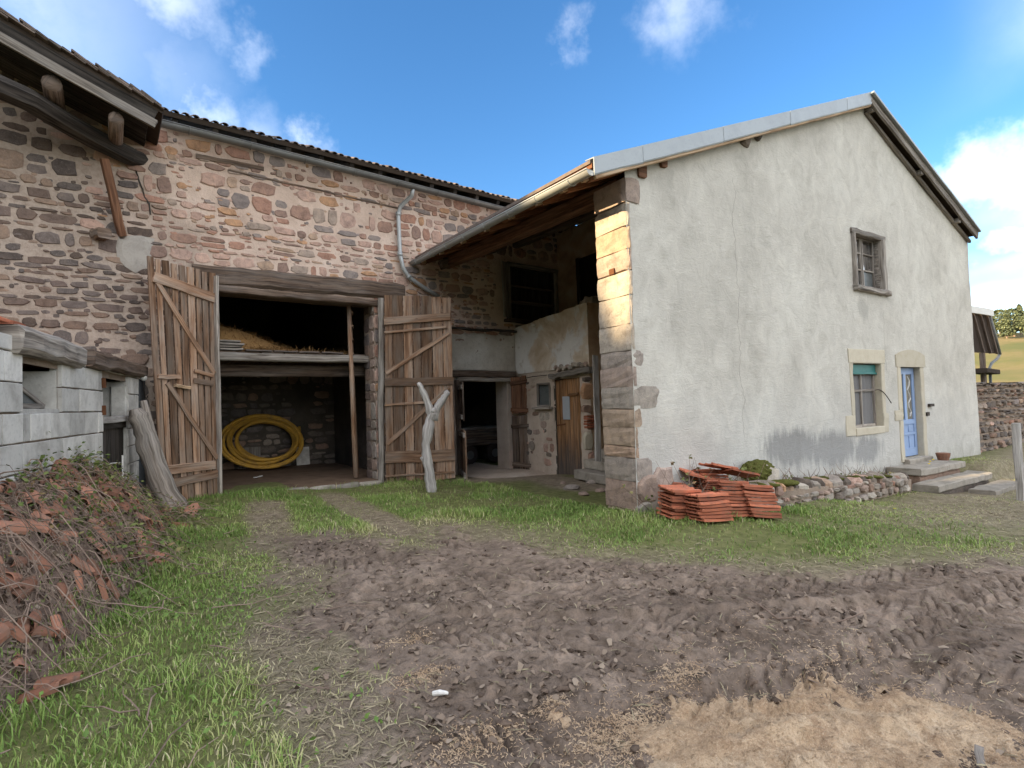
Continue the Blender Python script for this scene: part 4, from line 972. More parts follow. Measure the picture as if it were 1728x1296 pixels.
for px, py, w_, h_ in ((1256, 238, .16, .10), (1276, 228, .10, .10), (1252, 230, .08, .08)):
    s_, z_ = on_gable(px, py); mb = MB(); rock(mb, HS(s_, 0, z_), gd*w_*.8, EZ*h_, -gb*.07, 9, .25); mb.build('purlin_end', M['stone_dry'], house)

# eave over the gallery: gutter, rafters with pale sawn tails, wall plate
gn_, gf_ = R3(lft[0]-.06, -OFF-.0, -.12), R3(lft[0]-.10, 6.15, -.10)
gut = gutter('gutter', gn_, gf_, .075, M['gutter_light'], house, 8)
for n_ in (.15, .62, 1.25, 2.05, 2.9, 3.85, 4.9, 5.9):
    a, b = R3(lft[0]+.14, n_, -.16), R3(3.6, n_, -.16)
    mb = MB(); bar(mb, a, b, .085, .13, (0, 0, 1), 6, .004); rf = mb.build('rafter', M['wood_rafter'], house)
    mb = MB(); d = nrm(b-a); bar(mb, a-d*.10, a+d*.002, .07, .085, (0, 0, 1), 1, .002); mb.build('rafter_tail', M['wood_end'], rf)
for k in range(5):
    mb = MB(); s_ = lft[0]+.1+k*.26; bar(mb, R3(s_, 0, -.10), R3(s_, 6.3, -.10), .02, .22, gd, 6, .003); mb.build('soffit_board', M['wood_rafter'], house)
mb = MB(); bar(mb, R3(.22, .3, -.40), R3(.10, 6.45, -.36), .20, .24, (0, 0, 1), 10, .01, .1); mb.build('wall_plate', M['wood_red'], house)
mb = MB(); bar(mb, R3(-.15, 5.95, -.36), R3(1.6, 5.95, -.36), .16, .2, (0, 0, 1), 6, .01); mb.build('tie_beam', M['wood_beam'], house)
mb = MB(); bar(mb, R3(2.2, .5, -.40), R3(2.2, 6.4, -.40), .2, .22, (0, 0, 1), 6, .01); mb.build('purlin', M['wood_beam'], house)

# gallery side: lower wall with door and hatch, parapet plaster above, the wall set back over it
SW = 2.1; SO = HS(SW, 0, 0)
sdoor = (3.80, 4.72, -.25, 2.08); swin = (4.92, 5.44, 1.47, 2.0)
side = wall_sheet('side_wall', M['rough_plaster'], house, SO, gb, -gd, 3.42, 6.6, -.5, lambda u: 2.34, [sdoor, swin], .05, .018, 60, 5)
wall_sheet('parapet_wall', M['old_plaster'], house, SO-gd*.03, gb, -gd, 3.42, 6.6, 2.30, lambda u: 3.66-.055*(u-3.4)+float(fbm(u*6, 3., 2))*.05, [], .05, .012, 61, 2.5)
mb = MB(); box(mb, HS(SW-.03, 3.42, 2.9), gd*.3, gb*3.2, EZ*.55); mb.build('parapet_core', M['old_plaster'], house)
places = [s for s in lay_courses(3.5, 6.2, .0, 2.3, lambda u, z, a, b: (sdoor[0]-.1 < u+a and u-a < sdoor[1]+.08) or (swin[0]-.12 < u+a and u-a < swin[1]+.1 and z+b > 1.35), .12, .24, .16, .36) if rnd.random() < .5]
set_stones(places, side, SO, gb, -gd, lambda u, z: rnd.choice((M['stone_pale'], M['stone_pink'], M['stone_dry'])), 40, (.008, .03))
for k in range(11):
    mb = MB(); n_ = 3.5+k*.11; rock(mb, HS(SW-.03, n_, 2.33+rnd.uniform(-.03, .05)), gb*.07, EZ*.06, -gd*.05, 8, .3); mb.build('stone', M['stone_pale'], side)
mb = MB(); box(mb, HS(SW+.3, 3.5, -.5), gd*.05, gb*3.2, EZ*3.2); box(mb, HS(SW+.002, sdoor[1], -.3), gd*.3, gb*.05, EZ*2.4); mb.build('wall_core', M['inner_wall'], house)
mb = MB(); bar(mb, HS(SW-.02, 3.30, 2.22), HS(SW-.02, 4.80, 2.14), .2, .13, (0, 0, 1), 8, .018, .2); mb.build('lintel', M['wood_grey'], house)
sd_, Qs = plank_leaf(house, 'side_door', HS(SW+.03, 3.82, -.05), HS(SW+.03, 4.70, -.2), HS(SW+.03, 4.70, 2.05), HS(SW+.03, 3.82, 2.09), -gd, 6, M['wood_orange'], M['wood_orange'], [(.03, .83, .42, .83, .05)], [], gaps=.008, topjit=.005, botjit=.02)
sd_['label'] = 'narrow orange brown plank door charred grey at the foot'
mb = MB(); c = Qs(.40, .58)-gd*.03; box(mb, c, gb*.26, -gd*.008, EZ*.52); mb.build('metal_plate', M['grey_box'], sd_)
mb = MB(); bar(mb, Qs(.62, .54)-gd*.03, Qs(1.0, .54)-gd*.03, .012, .03, EZ, 2); mb.build('latch', M['rust'], sd_)
u0, u1, z0, z1 = swin
mb = MB(); 
for a, b in (((u0, z0), (u1, z0)), ((u0, z1), (u1, z1)), ((u0, z0), (u0, z1)), ((u1, z0), (u1, z1))): bar(mb, HS(SW-.0, a[0], a[1]), HS(SW-.0, b[0], b[1]), .05, .05, EZ if a[1] == b[1] else gb, 3)
hw = mb.build('hatch_window', M['wood_grey'], house)
mb = MB(); box(mb, HS(SW+.05, u0, z0), gb*(u1-u0), gd*.01, EZ*(z1-z0)); mb.build('pane', M['glass_dusty'], hw)
mb = MB(); bar(mb, HS(SW-.06, u0-.12, z0-.05), HS(SW-.06, u1+.1, z0-.05), .12, .05, seg=3); mb.build('sill', M['wood_grey'], hw)
mb = MB(); tube(mb, [HS(SW-.02, 5.0, 2.2), HS(SW-.10, 5.5, 2.19), HS(SW-.12, 5.75, 2.17)], .01, 6); mb.build('shutter_hook', M['iron'], house)
# the return wall beside the stair
RN = 3.42
ret = wall_sheet('stair_wall', M['tan_plaster'], house, HS(0, RN, 0), gd, -gb, SW-.03, 4.2, -.4, lambda s: 3.66+float(fbm(s*7, 1., 5))*.06, [], .05, .02, 65, 4)
mb = MB(); box(mb, HS(SW-.0, RN+.01, -.4), gd*2.1, gb*.3, EZ*4.0); mb.build('stair_wall_core', M['rough_plaster'], house)
for k in range(12):
    mb = MB(); p = HS(SW+rnd.uniform(-.1, .45), RN+rnd.uniform(0, .25), 3.67+rnd.uniform(-.02, .05)); rock(mb, p, gd*rnd.uniform(.07, .15), gb*rnd.uniform(.06, .12), EZ*rnd.uniform(.05, .12), 8, .25); mb.build('rubble', M['stone_pale'], house)
for px, py, w_, h_, mt in ((993, 660, .2, .17, 'stone_pink'), (990, 690, .14, .08, 'stone_dry'), (992, 745, .12, .2, 'limestone'), (1005, 770, .2, .11, 'stone_pink'), (990, 640, .1, .05, 'stone_dry'), (1003, 720, .2, .06, 'stone_dry')):
    c = hit(px, py, HS(0, RN, 0), gb); mb = MB(); rock(mb, c, gd*w_, EZ*h_, -gb*.045, 10, .12, .85); mb.build('stone', M[mt], ret)
for k in range(5):
    c = hit(994, 702+k*4.5, HS(0, RN, 0), gb); mb = MB(); bar(mb, c-gd*.14-gb*.05, c+gd*.2-gb*.05, .11, .045, EZ, 3, .008); mb.build('brick', M['brick'], ret)
for k in range(8):
    mb = MB(); z_ = .16+.19*k; s_ = 1.55+.28*k; bar(mb, HS(s_+.2, .66, z_-.09), HS(s_+.2, 3.38, z_-.09), .42, .18, EZ, 6, .012, .08); mb.build('stair_step', M['step_stone'], house)
# gallery floor and the wall above, with a dark doorway
mb = MB(); box(mb, HS(SW+.25, RN+.2, 2.55), gd*1.6, gb*3.0, EZ*.15); mb.build('gallery_floor', M['wood_beam'], house)
GS = 3.65
wall_sheet('gallery_wall', M['tan_plaster'], house, HS(GS, 0, 0), gb, -gd, .6, 6.7, 1.2, lambda u: 6.2, [(3.2, 5.62, 2.6, 5.3)], .1, .015, 66, 3)
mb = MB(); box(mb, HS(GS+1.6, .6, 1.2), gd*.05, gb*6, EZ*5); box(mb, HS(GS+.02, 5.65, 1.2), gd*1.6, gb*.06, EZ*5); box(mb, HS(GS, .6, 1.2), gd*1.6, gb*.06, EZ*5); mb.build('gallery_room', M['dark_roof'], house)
for n_ in (5.58, 3.3):
    mb = MB(); bar(mb, HS(GS-.03, n_, 2.6), HS(GS-.03, n_, 5.3), .12, .12); mb.build('door_post', M['wood_black'], house)
# unseen side and back keep the inside dark
mb = MB(); box(mb, HS(GW-.3, .02, -.7), gd*.29, gb*6.5, EZ*5.9); mb.build('end_wall', M['plaster'], house)
mb = MB(); box(mb, HS(3.7, 6.7, -.5), gd*7.6, gb*.2, EZ*6.5); mb.build('rear_wall', M['plaster'], house)

# openings of the gable
GP = lambda s, n, z: HS(s, n, z)
def rim(hole, depth, mat, name, ta=.0):
    s0, s1, z0, z1 = hole; mb = MB(); t = .06
    box(mb, GP(s0-t, .015, z0-t), gd*t, gb*depth, EZ*(z1-z0+2*t)); box(mb, GP(s1, .015, z0-t), gd*t, gb*depth, EZ*(z1-z0+2*t))
    box(mb, GP(s0, .015, z1), gd*(s1-s0), gb*depth, EZ*t); box(mb, GP(s0, .015, z0-t), gd*(s1-s0), gb*depth, EZ*t); return mb.build(name, mat, house)
# upper window
s0, s1, z0, z1 = uw
mb = MB(); bar(mb, GP(s0-.10, .01, z1+.05), GP(s1+.16, .01, z1+.04), .12, .10, (0, 0, 1), 8, .012, .15); up_w = mb.build('upper_window', M['wood_grey'], house)
mb = MB(); bar(mb, GP(s0-.02, -.01, z0-.02), GP(s0-.03, -.01, z1+.0), .10, .08, gd, 6, .008, .15); mb.build('jamb', M['wood_grey'], up_w)
mb = MB(); bar(mb, GP(s1+.07, -.01, z0-.05), GP(s1+.06, -.01, z1+.0), .11, .13, gd, 6, .01, .15); mb.build('jamb', M['wood_grey'], up_w)
mb = MB(); bar(mb, GP(s0-.08, -.01, z0-.06), GP(s1+.22, -.01, z0-.07), .16, .11, (0, 0, 1), 9, .016, .2); mb.build('sill', M['wood_grey'], up_w)
mb = MB(); box(mb, GP(s1, .0, z0), gd*.05, gb*.2, EZ*(z1-z0)); box(mb, GP(s0-.05, .0, z0), gd*.05, gb*.2, EZ*(z1-z0)); box(mb, GP(s0, .0, z1), gd*(s1-s0), gb*.2, EZ*.05); box(mb, GP(s0, .0, z0-.05), gd*(s1-s0), gb*.2, EZ*.05); mb.build('lining', M['wood_grey'], up_w)
dn = .12; mid = (s0+s1)/2
for k in (0, 1):
    a, b = (s0+.03, mid-.012) if k == 0 else (mid+.012, s1-.03); mb = MB()
    for q in (a+.02, b-.02): bar(mb, GP(q, dn, z0), GP(q, dn, z1), .045, .045, gd, 3, .003)
    for zz in (z0+.03, z0+.03+(z1-z0)*.33, z0+.03+(z1-z0)*.66, z1-.02): bar(mb, GP(a, dn, zz), GP(b, dn, zz), .04, .03, EZ, 2, .002)
    cs = mb.build('casement', M['wood_grey'], up_w)
    for r_ in range(3):
        zz = z0+.03+(z1-z0)*.33*r_; mb = MB(); dirty = (k == 1 and r_ == 0)
        box(mb, GP(a+.03, dn+.01, zz), gd*(b-a-.06), gb*.005, EZ*(z1-z0)*.33); mb.build('pane', M['glass_dusty'] if dirty else M['glass'], cs)
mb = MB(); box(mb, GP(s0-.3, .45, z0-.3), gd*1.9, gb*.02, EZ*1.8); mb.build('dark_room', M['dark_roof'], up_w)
# lower window with stone surround, blind and curtain
s0, s1, z0, z1 = lw
def surround(parts, parent):
    for (a, b, c, d, pr) in parts:
        mb = MB(); bar(mb, GP((a+b)/2, -pr+.06, c), GP((a+b)/2, -pr+.06, d), b-a, .12, gb, 4, .006, .08); mb.build('dressed_stone', M['limestone'], parent)
mb = MB(); bar(mb, GP(s0-.14, .04, z1+.14), GP(s1+.16, .04, z1+.14), .12, .27, (0, 0, 1), 6, .006, .06); lo_w = mb.build('lower_window', M['limestone'], house)
surround([(s0-.12, s0, z0+.25, z1+.0, .02), (s1, s1+.13, z0+.25, z1, .02), (s0-.34, s0, z0-.13, z0+.25, .02), (s1, s1+.20, z0-.13, z0+.25, .02)], lo_w)
mb = MB(); bar(mb, GP(s0, .06, z0-.07), GP(s1, .06, z0-.07), .18, .14, (0, 0, 1), 5, .006, .06); mb.build('sill', M['limestone'], lo_w)
rim(lw, .3, M['limestone'], 'window_reveal')
dn = .14
mb = MB(); box(mb, GP(s0, dn-.05, z1-.20), gd*(s1-s0), gb*.05, EZ*.18); bar(mb, GP(s0, dn-.05, z1-.19), GP(s1, dn-.05, z1-.19), .05, .04, EZ, 3); mb.build('roller_blind', M['teal_paint'], lo_w)
mb = MB()
for q in (s0+.03, (s0+s1)/2, s1-.03): bar(mb, GP(q, dn, z0), GP(q, dn, z1-.2), .05, .045, gd, 3)
for q in (z0+.03, z0+.72, z1-.2): bar(mb, GP(s0, dn, q), GP(s1, dn, q), .045, .05, EZ, 3)
cs = mb.build('casement', M['wood_grey'], lo_w)
mb = MB(); box(mb, GP(s0, dn+.02, z0), gd*(s1-s0), gb*.005, EZ*(z1-z0)); mb.build('pane', M['glass_dusty'], cs)
mb = MB(); vs, fs = [], []
for i in range(30):
    t = i/29; 
    for zz, amp in ((z0, .03), (z1-.2, .015)): vs.append(GP(s0+(s1-s0)*t, dn+.012-.006*math.sin(t*40)+.0, zz))
mb.add(vs, [(2*i, 2*i+2, 2*i+3, 2*i+1) for i in range(29)]); mb.build('curtain', M['curtain'], lo_w)
mb = MB(); tube(mb, [GP(s1-.12+.034*k, .06-.02*k, 1.60+.025*math.sin(k*.5)-.004*k*k) for k in range(9)], .009, 6); mb.build('shutter_hook', M['iron'], lo_w)
# blue door in its stone surround
s0, s1, z0, z1 = dr
mb = MB(); vs = []; nseg = 12                                      # cambered lintel stone
for n_ in (-.03, .1):
    for i in range(nseg+1):
        t = i/nseg; s_ = s0-.2+(s1-s0+.42)*t; vs += [GP(s_, n_, z1), GP(s_, n_, z1+.20+.17*math.sin(math.pi*(.06+.88*t))**.7)]
m = 2*(nseg+1); fs = []
for i in range(nseg): a = 2*i; fs += [(a, a+2, a+3, a+1), (m+a+2, m+a, m+a+1, m+a+3), (a+1, a+3, m+a+3, m+a+1), (a+2, a, m+a, m+a+2)]
fs += [(1, 0, 0+m, 1+m)[::-1], (m-2, m-1, 2*m-1, 2*m-2)[::-1]]
mb.add(vs, fs); door_root = mb.build('door_surround', M['limestone'], house)
surround([(s0-.15, s0, z0-.05, .95, .02), (s0-.15, s0, 1.18, z1, .02), (s0-.34, s0, .96, 1.17, .025), (s1, s1+.16, z0-.05, 1.0, .02), (s1, s1+.16, 1.01, z1, .02)], door_root)
rim(dr, .32, M['limestone'], 'door_reveal')
dn = .13
mb = MB(); box(mb, GP(s0+.01, dn, z0+.02), gd*(s1-s0-.02), gb*.04, EZ*(z1-z0-.03)); fd = mb.build('front_door', M['blue_paint'], house); fd['label'] = 'pale blue panelled front door with two tall glazed lights'
wd = s1-s0
for a, b, c, d in ((0, .12, 0, 1), (.88, 1, 0, 1), (.44, .56, .38, 1), (0, 1, .93, 1), (0, 1, 0, .09), (0, 1, .36, .41), (0, 1, .24, .27)):
    mb = MB(); box(mb, GP(s0+.01+a*(wd-.02), dn-.02-.001*rnd.random(), z0+.02+c*(z1-z0-.03)), gd*(b-a)*(wd-.02), gb*.02, EZ*(d-c)*(z1-z0-.03)); mb.build('rail', M['blue_paint'], fd)
for a, b in ((.13, .43), (.57, .87)):
    mb = MB(); box(mb, GP(s0+a*wd, dn-.006, z0+.42*(z1-z0)), gd*(b-a)*wd, gb*.004, EZ*.50*(z1-z0)); mb.build('door_light', M['glass'], fd)
    mb = MB(); cx = s0+(a+b)/2*wd; tube(mb, [GP(cx+.06*math.sin(k*1.3)*(1 if k % 2 else -1), dn-.014, z0+(.45+.05*k)*(z1-z0)) for k in range(10)], .007, 5); mb.build('grille', M['white'], fd)
    for c, d in ((.10, .23), (.28, .35)):
        mb = MB(); c0 = GP(s0+(a+.03)*wd, dn-.012, z0+c*(z1-z0)); box(mb, c0, gd*(b-a-.06)*wd, gb*.012, EZ*(d-c)*(z1-z0)); mb.build('panel', M['blue_paint'], fd)
mb = MB(); lump(mb, GP(s0+.09*wd, dn-.05, 1.05), .03, .03, .03, 1, .02); mb.build('door_knob', M['iron'], fd)
mb = MB(); box(mb, GP(s1+.28, -.06, 1.20), gd*.2, gb*.06, EZ*.06); box(mb, GP(s1+.16, -.04, 1.0), gd*.12, gb*.04, EZ*.08); mb.build('letter_hook', M['iron'], house)

# ------------------------------------------------------------------ steps to the blue door
steps = thing('stone_steps', 'worn grey stone steps below the blue front door', 'steps', HS(7.9, -.5, -.4))
def slabstone(parent, s0, s1, n0, n1, zt, h, name='step_slab', mat='step_stone', seg=6):
    mb = MB(); bar(mb, HS(s0, (n0+n1)/2, zt-h/2), HS(s1, (n0+n1)/2, zt-h/2), abs(n1-n0), h, EZ, 9, .013, .14); return mb.build(name, M[mat], parent)
slabstone(steps, 7.55, 8.6, -.12, .26, .14, .14, 'door_sill')
slabstone(steps, 6.75, 8.75, -.62, -.03, .05, .13); slabstone(steps, 6.45, 8.95, -1.0, -.58, -.17, .13)
for (a, b, n0, n1, zz, hh) in ((6.8, 8.7, -.56, -.03, -.08, .3), (6.5, 8.9, -.94, -.5, -.3, .3)): slabstone(steps, a, b, n0, n1, zz, hh, 'riser_stone', 'stone_dry')
slabstone(steps, 7.6, 9.2, -1.45, -1.05, -.33, .1)
# ------------------------------------------------------------------ low garden wall under the gable
gw = thing('garden_wall', 'low mossy rubble wall edging the bed below the grey gable', 'wall', HS(3.6, -.7, -.1))
LW = lambda s: .30-.065*(s-1.2)
mb = MB(); N = 40; vs = []
for i in range(N+1):
    s_ = 1.2+5.0*i/N
    for n_, z_ in ((-.66, -.6), (-.66, LW(s_)-.05), (-.30, LW(s_)-.02), (-.0, LW(s_)-.05)): vs.append(HS(s_, n_+rnd.uniform(-.015, .015), z_+rnd.uniform(-.02, .02)))
mb.add(vs, [(i*4+k, i*4+k+1, i*4+k+5, i*4+k+4)[::-1] for i in range(N) for k in range(3)]+[(N*4, N*4+1, N*4+2, N*4+3)]); core = mb.build('core', M['mortar_dark'], gw)
for s in lay_courses(1.2, 6.2, -.45, .30, lambda u, z, a, b: z+b > LW(u)+.02, .08, .17, .10, .26, .95):
    mb = MB(); rock(mb, HS(s[0], -.66, s[1]), gd*s[2]*1.05, EZ*s[3]*1.1, -gb*rnd.uniform(.03, .08), 9, .22, .75); mb.build('stone', M[rnd.choice(('stone_pale', 'stone_pale', 'stone_pink', 'stone_dry'))], core)
s_ = 1.25
while s_ < 6.2:
    w_ = rnd.uniform(.1, .22); mb = MB(); rock(mb, HS(s_+w_/2, -.50, LW(s_)-.04), gd*w_*.55, gb*.17, EZ*rnd.uniform(.06, .11), 9, .2, .75); mb.build('cap_stone', M[rnd.choice(('stone_pale', 'stone_pink', 'stone_dry'))], core); s_ += w_+.02
for k in range(26):
    s_ = 1.3+rnd.random()*4.9; mb = MB(); lump(mb, HS(s_, -.5+rnd.uniform(-.15, .15), LW(s_)+.04), rnd.uniform(.06, .2), rnd.uniform(.05, .1), rnd.uniform(.02, .05), 2, .2); o = mb.build('moss_cushion', M['moss'], gw, smooth=True)
# mossy boulder in the bed
mb = MB(); c = HS(2.35, -.22, .30); lump(mb, c, .32, .2, .24, 2, .16); bo = mb.build('boulder', M['stone_pale'], None, at=c-EZ*.2); tag(bo, 'pale boulder under a cap of moss behind the tile pile', 'boulder')
mb = MB(); lump(mb, c+EZ*.09+gd*-.03, .30, .19, .19, 4, .10); mb.build('moss_cap', M['moss'], bo)
# ------------------------------------------------------------------ dry stone wall right of the house
rw = thing('boundary_wall', 'dry stone boundary wall right of the house with flat coping slabs', 'wall', HS(13, .25, 0))
mb = MB(); box(mb, HS(11.56, .22, -.6), gd*8, gb*.4, EZ*2.22); rcore = mb.build('core', M['mortar_dark'], rw)
rp_ = lay_courses(11.55, 17.0, -.1, 1.55, lambda *a: False, .06, .15, .14, .42, .97)
set_stones(rp_, rcore, HS(0, .22, 0), gd, -gb, lambda u, z: M['stone_dry'] if rnd.random() < .8 else M['stone_pink'], 150, (.02, .09), .22, .8, lambda s: s[0])
s_ = 11.6
while s_ < 19:
    w_ = rnd.uniform(.2, .5); mb = MB(); bar(mb, HS(s_, .4, 1.64+rnd.uniform(-.02, .04)), HS(s_+w_, .4, 1.64+rnd.uniform(-.02, .06)), .5, rnd.uniform(.03, .07), EZ, 2, .015, .15); mb.build('coping_slab', M['stone_dry'], rw); s_ += w_*.8
# lean-to roof behind, past the house corner
lt = thing('lean_to', 'brown roofed lean-to with white fascia and gutter past the right house corner', 'shed', HS(17.8, 2, 0))
P = lambda px, py, n: hit(px, py, HS(0, n, 0), gb)
a, b, c, d = P(1630, 512, 2.0), P(1676, 528, 2.0), P(1688, 596, 2.0), P(1640, 590, 2.0)
mb = MB(); vs = [P(1630, 514, 2.), P(1669, 527, 2.), P(1684, 594, 2.), P(1630, 588, 2.)]; bk = gb*2.5; q = EZ*.0
roofv = [vs[0], vs[1], vs[2], vs[3]]
e1 = P(1668, 530, 2.0); e2 = P(1686, 597, 2.0)
zt = e1[2]; mb = MB(); A_, B_ = e1+EZ*.0, e2
run = (B_-A_); 
mb.add([A_-gd*3.2, A_, B_, B_-gd*2.9, A_-gd*3.2-gb*.0+EZ*.1, A_+EZ*.1, B_+EZ*.1+gd*.0, B_-gd*2.9+EZ*.1], [(0, 1, 2, 3), (7, 6, 5, 4), (1, 0, 4, 5), (2, 1, 5, 6), (3, 2, 6, 7), (0, 3, 7, 4)]); mb.build('roof', M['wood_beam'], lt)
for k in range(3):
    t = k/6; mb = MB(); p0 = A_-gd*(.3+.6*k); p1 = B_-gd*(.3+.6*k); bar(mb, p0-gb*.03, p1-gb*.03, .07, .08, gb, 2); mb.build('rafter', M['wood_beam'], lt)
mb = MB(); bar(mb, A_-gd*3.2-gb*.1+EZ*.05, A_+gd*.06-gb*.1+EZ*.03, .06, .24, EZ, 4); mb.build('fascia', M['white'], lt)
mb = MB(); tube(mb, [A_+gd*.05, A_*.5+B_*.5+gd*.05, B_+gd*.05-EZ*.02], .06, 8); mb.build('gutter', M['gutter'], lt, smooth=True)
mb = MB(); tube(mb, [B_-gd*.0-EZ*.05, B_-gd*.25-EZ*.2, B_-gd*.75-EZ*.35, B_-gd*.95-EZ*.5, B_-gd*.95-EZ*2.2], .045, 8); mb.build('downpipe', M['gutter'], lt, smooth=True)
mb = MB(); bar(mb, B_-gd*1.55-EZ*3, B_-gd*1.55+EZ*.0, .14, .14, gd, 3); mb.build('post', M['wood_beam'], lt)
mb = MB(); bar(mb, B_-gd*.85+V(0, 0, -.68), B_-gd*2.0+V(0, 0, -.62), .5, .16, EZ, 3); mb.build('low_roof', M['dark_roof'], lt)
# ------------------------------------------------------------------ block shed at the left
SA, SB = V(.48, 10.80, 0), V(-.69, 5.94, 0); su = nrm(SB-SA); sn_ = nrm(V(-su[1], su[0], 0)); sn_ = sn_ if sn_[0] > 0 else -sn_
def on_shed(px, py): p = hit(px, py, SA, sn_); return float((p-SA)@su), float(p[2])
SP = lambda u, d, z: SA+su*u+sn_*d+EZ*z
shed = thing('block_shed', 'low shed of grey concrete blocks with old timber lintels left of the barn doors', 'shed', SP(3.5, 0, 0))
wu = sorted((on_shed(33, 640)[0], on_shed(100, 640)[0])); wz = (on_shed(60, 690)[1], 2.06)
du = sorted((on_shed(170, 660)[0], on_shed(214, 660)[0])); dz = (-.1, 2.08)
STOP = 2.30
mb = MB()
holes = [(wu[0], wu[1], wz[0], wz[1]), (du[0], du[1], dz[0], dz[1])]
def rej_s(u0, u1, z0, z1): return any(u1 > a+.01 and u0 < b-.01 and z1 > c+.01 and z0 < d-.01 for a, b, c, d in holes)
swall = wall_sheet('wall', M['mortar_dark'], shed, SA-sn_*.015, su, sn_, .38, 7.2, -.3, lambda u: STOP-.01, holes, .08, .006, 80, 4)
cuts = sorted([.38, 7.2]+wu+du); z = -.2; r_ = 0
while z < STOP-.02:
    h = min(.262, STOP-z); u = .38+(.0 if r_ % 2 else .22)*0
    edges = [.38]; k = 0
    while edges[-1] < 7.2: edges.append(edges[-1]+(.5 if not (k == 0 and r_ % 2) else .27)*rnd.uniform(.92, 1.08)); k += 1
    edges = sorted(set([e for e in edges if all(abs(e-c) > .09 for c in cuts)]+cuts))
    for a, b in zip(edges[:-1], edges[1:]):
        if b-a < .05 or rej_s(a, b, z+.03, z+h-.03): continue
        mb = MB(); bar(mb, SP(a+.006, -.03, z+h/2), SP(b-.006, -.03, z+h/2), .10+rnd.uniform(-.004, .012), h-.014, EZ, 2, .003, .06); mb.build('block', M['concrete_block'], swall)
    z += h; r_ += 1
for (a, b, w_) in ((on_shed(14, 560), on_shed(122, 598), .14), (on_shed(140, 596), on_shed(234, 626), .13)):
    mb = MB(); bar(mb, SP(a[0], .0, a[1]-.06), SP(b[0], .0, b[1]-.02), .24, .24 if w_ > .135 else .2, EZ, 9, .014, .18); mb.build('lintel', M['wood_beam'] if w_ < .135 else M['wood_grey'], shed)
for a, b, c, d in holes:
    mb = MB(); box(mb, SP(a-.03, -.3, c), su*.03, sn_*.27, EZ*(d-c)); box(mb, SP(b, -.3, c), su*.03, sn_*.27, EZ*(d-c)); box(mb, SP(a, -.3, c-.04), su*(b-a), sn_*.3, EZ*.04); mb.build('reveal', M['concrete_block'], shed)
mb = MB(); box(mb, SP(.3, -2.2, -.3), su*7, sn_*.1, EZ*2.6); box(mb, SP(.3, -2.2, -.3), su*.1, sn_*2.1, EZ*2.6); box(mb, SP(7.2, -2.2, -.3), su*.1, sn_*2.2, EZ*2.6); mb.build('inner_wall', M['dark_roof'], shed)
mb = MB(); box(mb, SP(.2, -2.3, STOP+.02), su*7.1, sn_*2.2, EZ*.08); mb.build('roof', M['tile_broken'], shed)
for k in range(3):
    p = SP(5.2-.3*k, -.06, STOP+.1); mb = MB(); bar(mb, p, p+su*.26, .2, .03, EZ, 2, .004); mb.build('roof_tile', M['tile_red'], shed)
# tilted glazed sash in the window
mb = MB(); a, b = SP(wu[1]-.02, -.02, wz[0]+.02), SP(wu[0]+.05, -.22, wz[0]+.02); c, d = SP(wu[0]+.45, -.25, wz[1]-.12), SP(wu[1]-.02, -.14, wz[1]-.05)
p0, p1, p2, p3 = SP(wu[1]-.03, -.12, wz[0]+.03), SP(wu[0]+.06, -.12, wz[0]+.03), SP(wu[0]+.55, -.16, wz[1]-.16), SP(wu[1]-.04, -.16, wz[1]-.10)
for q, w_ in ((p0, p1), (p1, p2), (p2, p3), (p3, p0)): bar(mb, q, w_, .05, .04, sn_, 2, .004)
sash = mb.build('sash', M['wood_grey'], shed)
mb = MB(); mb.add([p0, p1, p2, p3], [(0, 1, 2, 3)]); mb.build('pane', M['glass_dusty'], sash)
# half door
dt = on_shed(190, 706)[1]
leafp = [SP(du[0]+.02, -.06, -.05), SP(du[1]-.02, -.06, -.05), SP(du[1]-.02, -.06, dt), SP(du[0]+.02, -.06, dt)]
hd, Qh = plank_leaf(shed, 'half_door', leafp[0], leafp[1], leafp[2], leafp[3], sn_, 5, M['wood_black'], M['wood_black'], [(0, .95, 1, .95, .12)], [], botjit=.01, topjit=.01)
mb = MB(); bar(mb, Qh(.0, .99)+sn_*.05, Qh(1, .99)+sn_*.05, .08, .09, EZ, 3, .006); mb.build('top_rail', M['driftwood'], hd)
mb = MB(); tube(mb, [Qh(.3, .6)+sn_*.05, Qh(.75, .62)+sn_*.05], .012, 6); tube(mb, [Qh(.2, .66)+sn_*.06, Qh(.2, .45)+sn_*.06], .012, 6); mb.build('bolt', M['white'], hd)
mb = MB(); bar(mb, SP(du[0]-.03, -.1, -.1), SP(du[0]-.03, -.1, 2.0), .14, .2, sn_, 5, .008); mb.build('door_jamb', M['concrete_block'], shed)
for zz in (1.65, 2.0):
    mb = MB(); bar(mb, SP(du[1]+.03, .04, zz-.06), SP(du[1]+.03, .04, zz+.06), .03, .04, sn_, 1); mb.build('hinge', M['rust'], shed)
mb = MB(); box(mb, SP(-.05, -.02, -.2), su*.44, sn_*.05, EZ*2.35); mb.build('dark_panel', M['dark_render'], shed)
c = SP(.32, .08, on_shed(228, 637)[1]); mb = MB(); lump(mb, c, .05, .05, .05, 2, .02); lm = mb.build('insulator', M['white'], shed, smooth=True)
mb = MB(); tube(mb, [c-EZ*.04, c-EZ*.2+su*.0, c-EZ*.32-su*.1, c-EZ*.33-su*.2, c-EZ*.28-su*.3], .008, 5); mb.build('wire', M['wood_black'], lm)

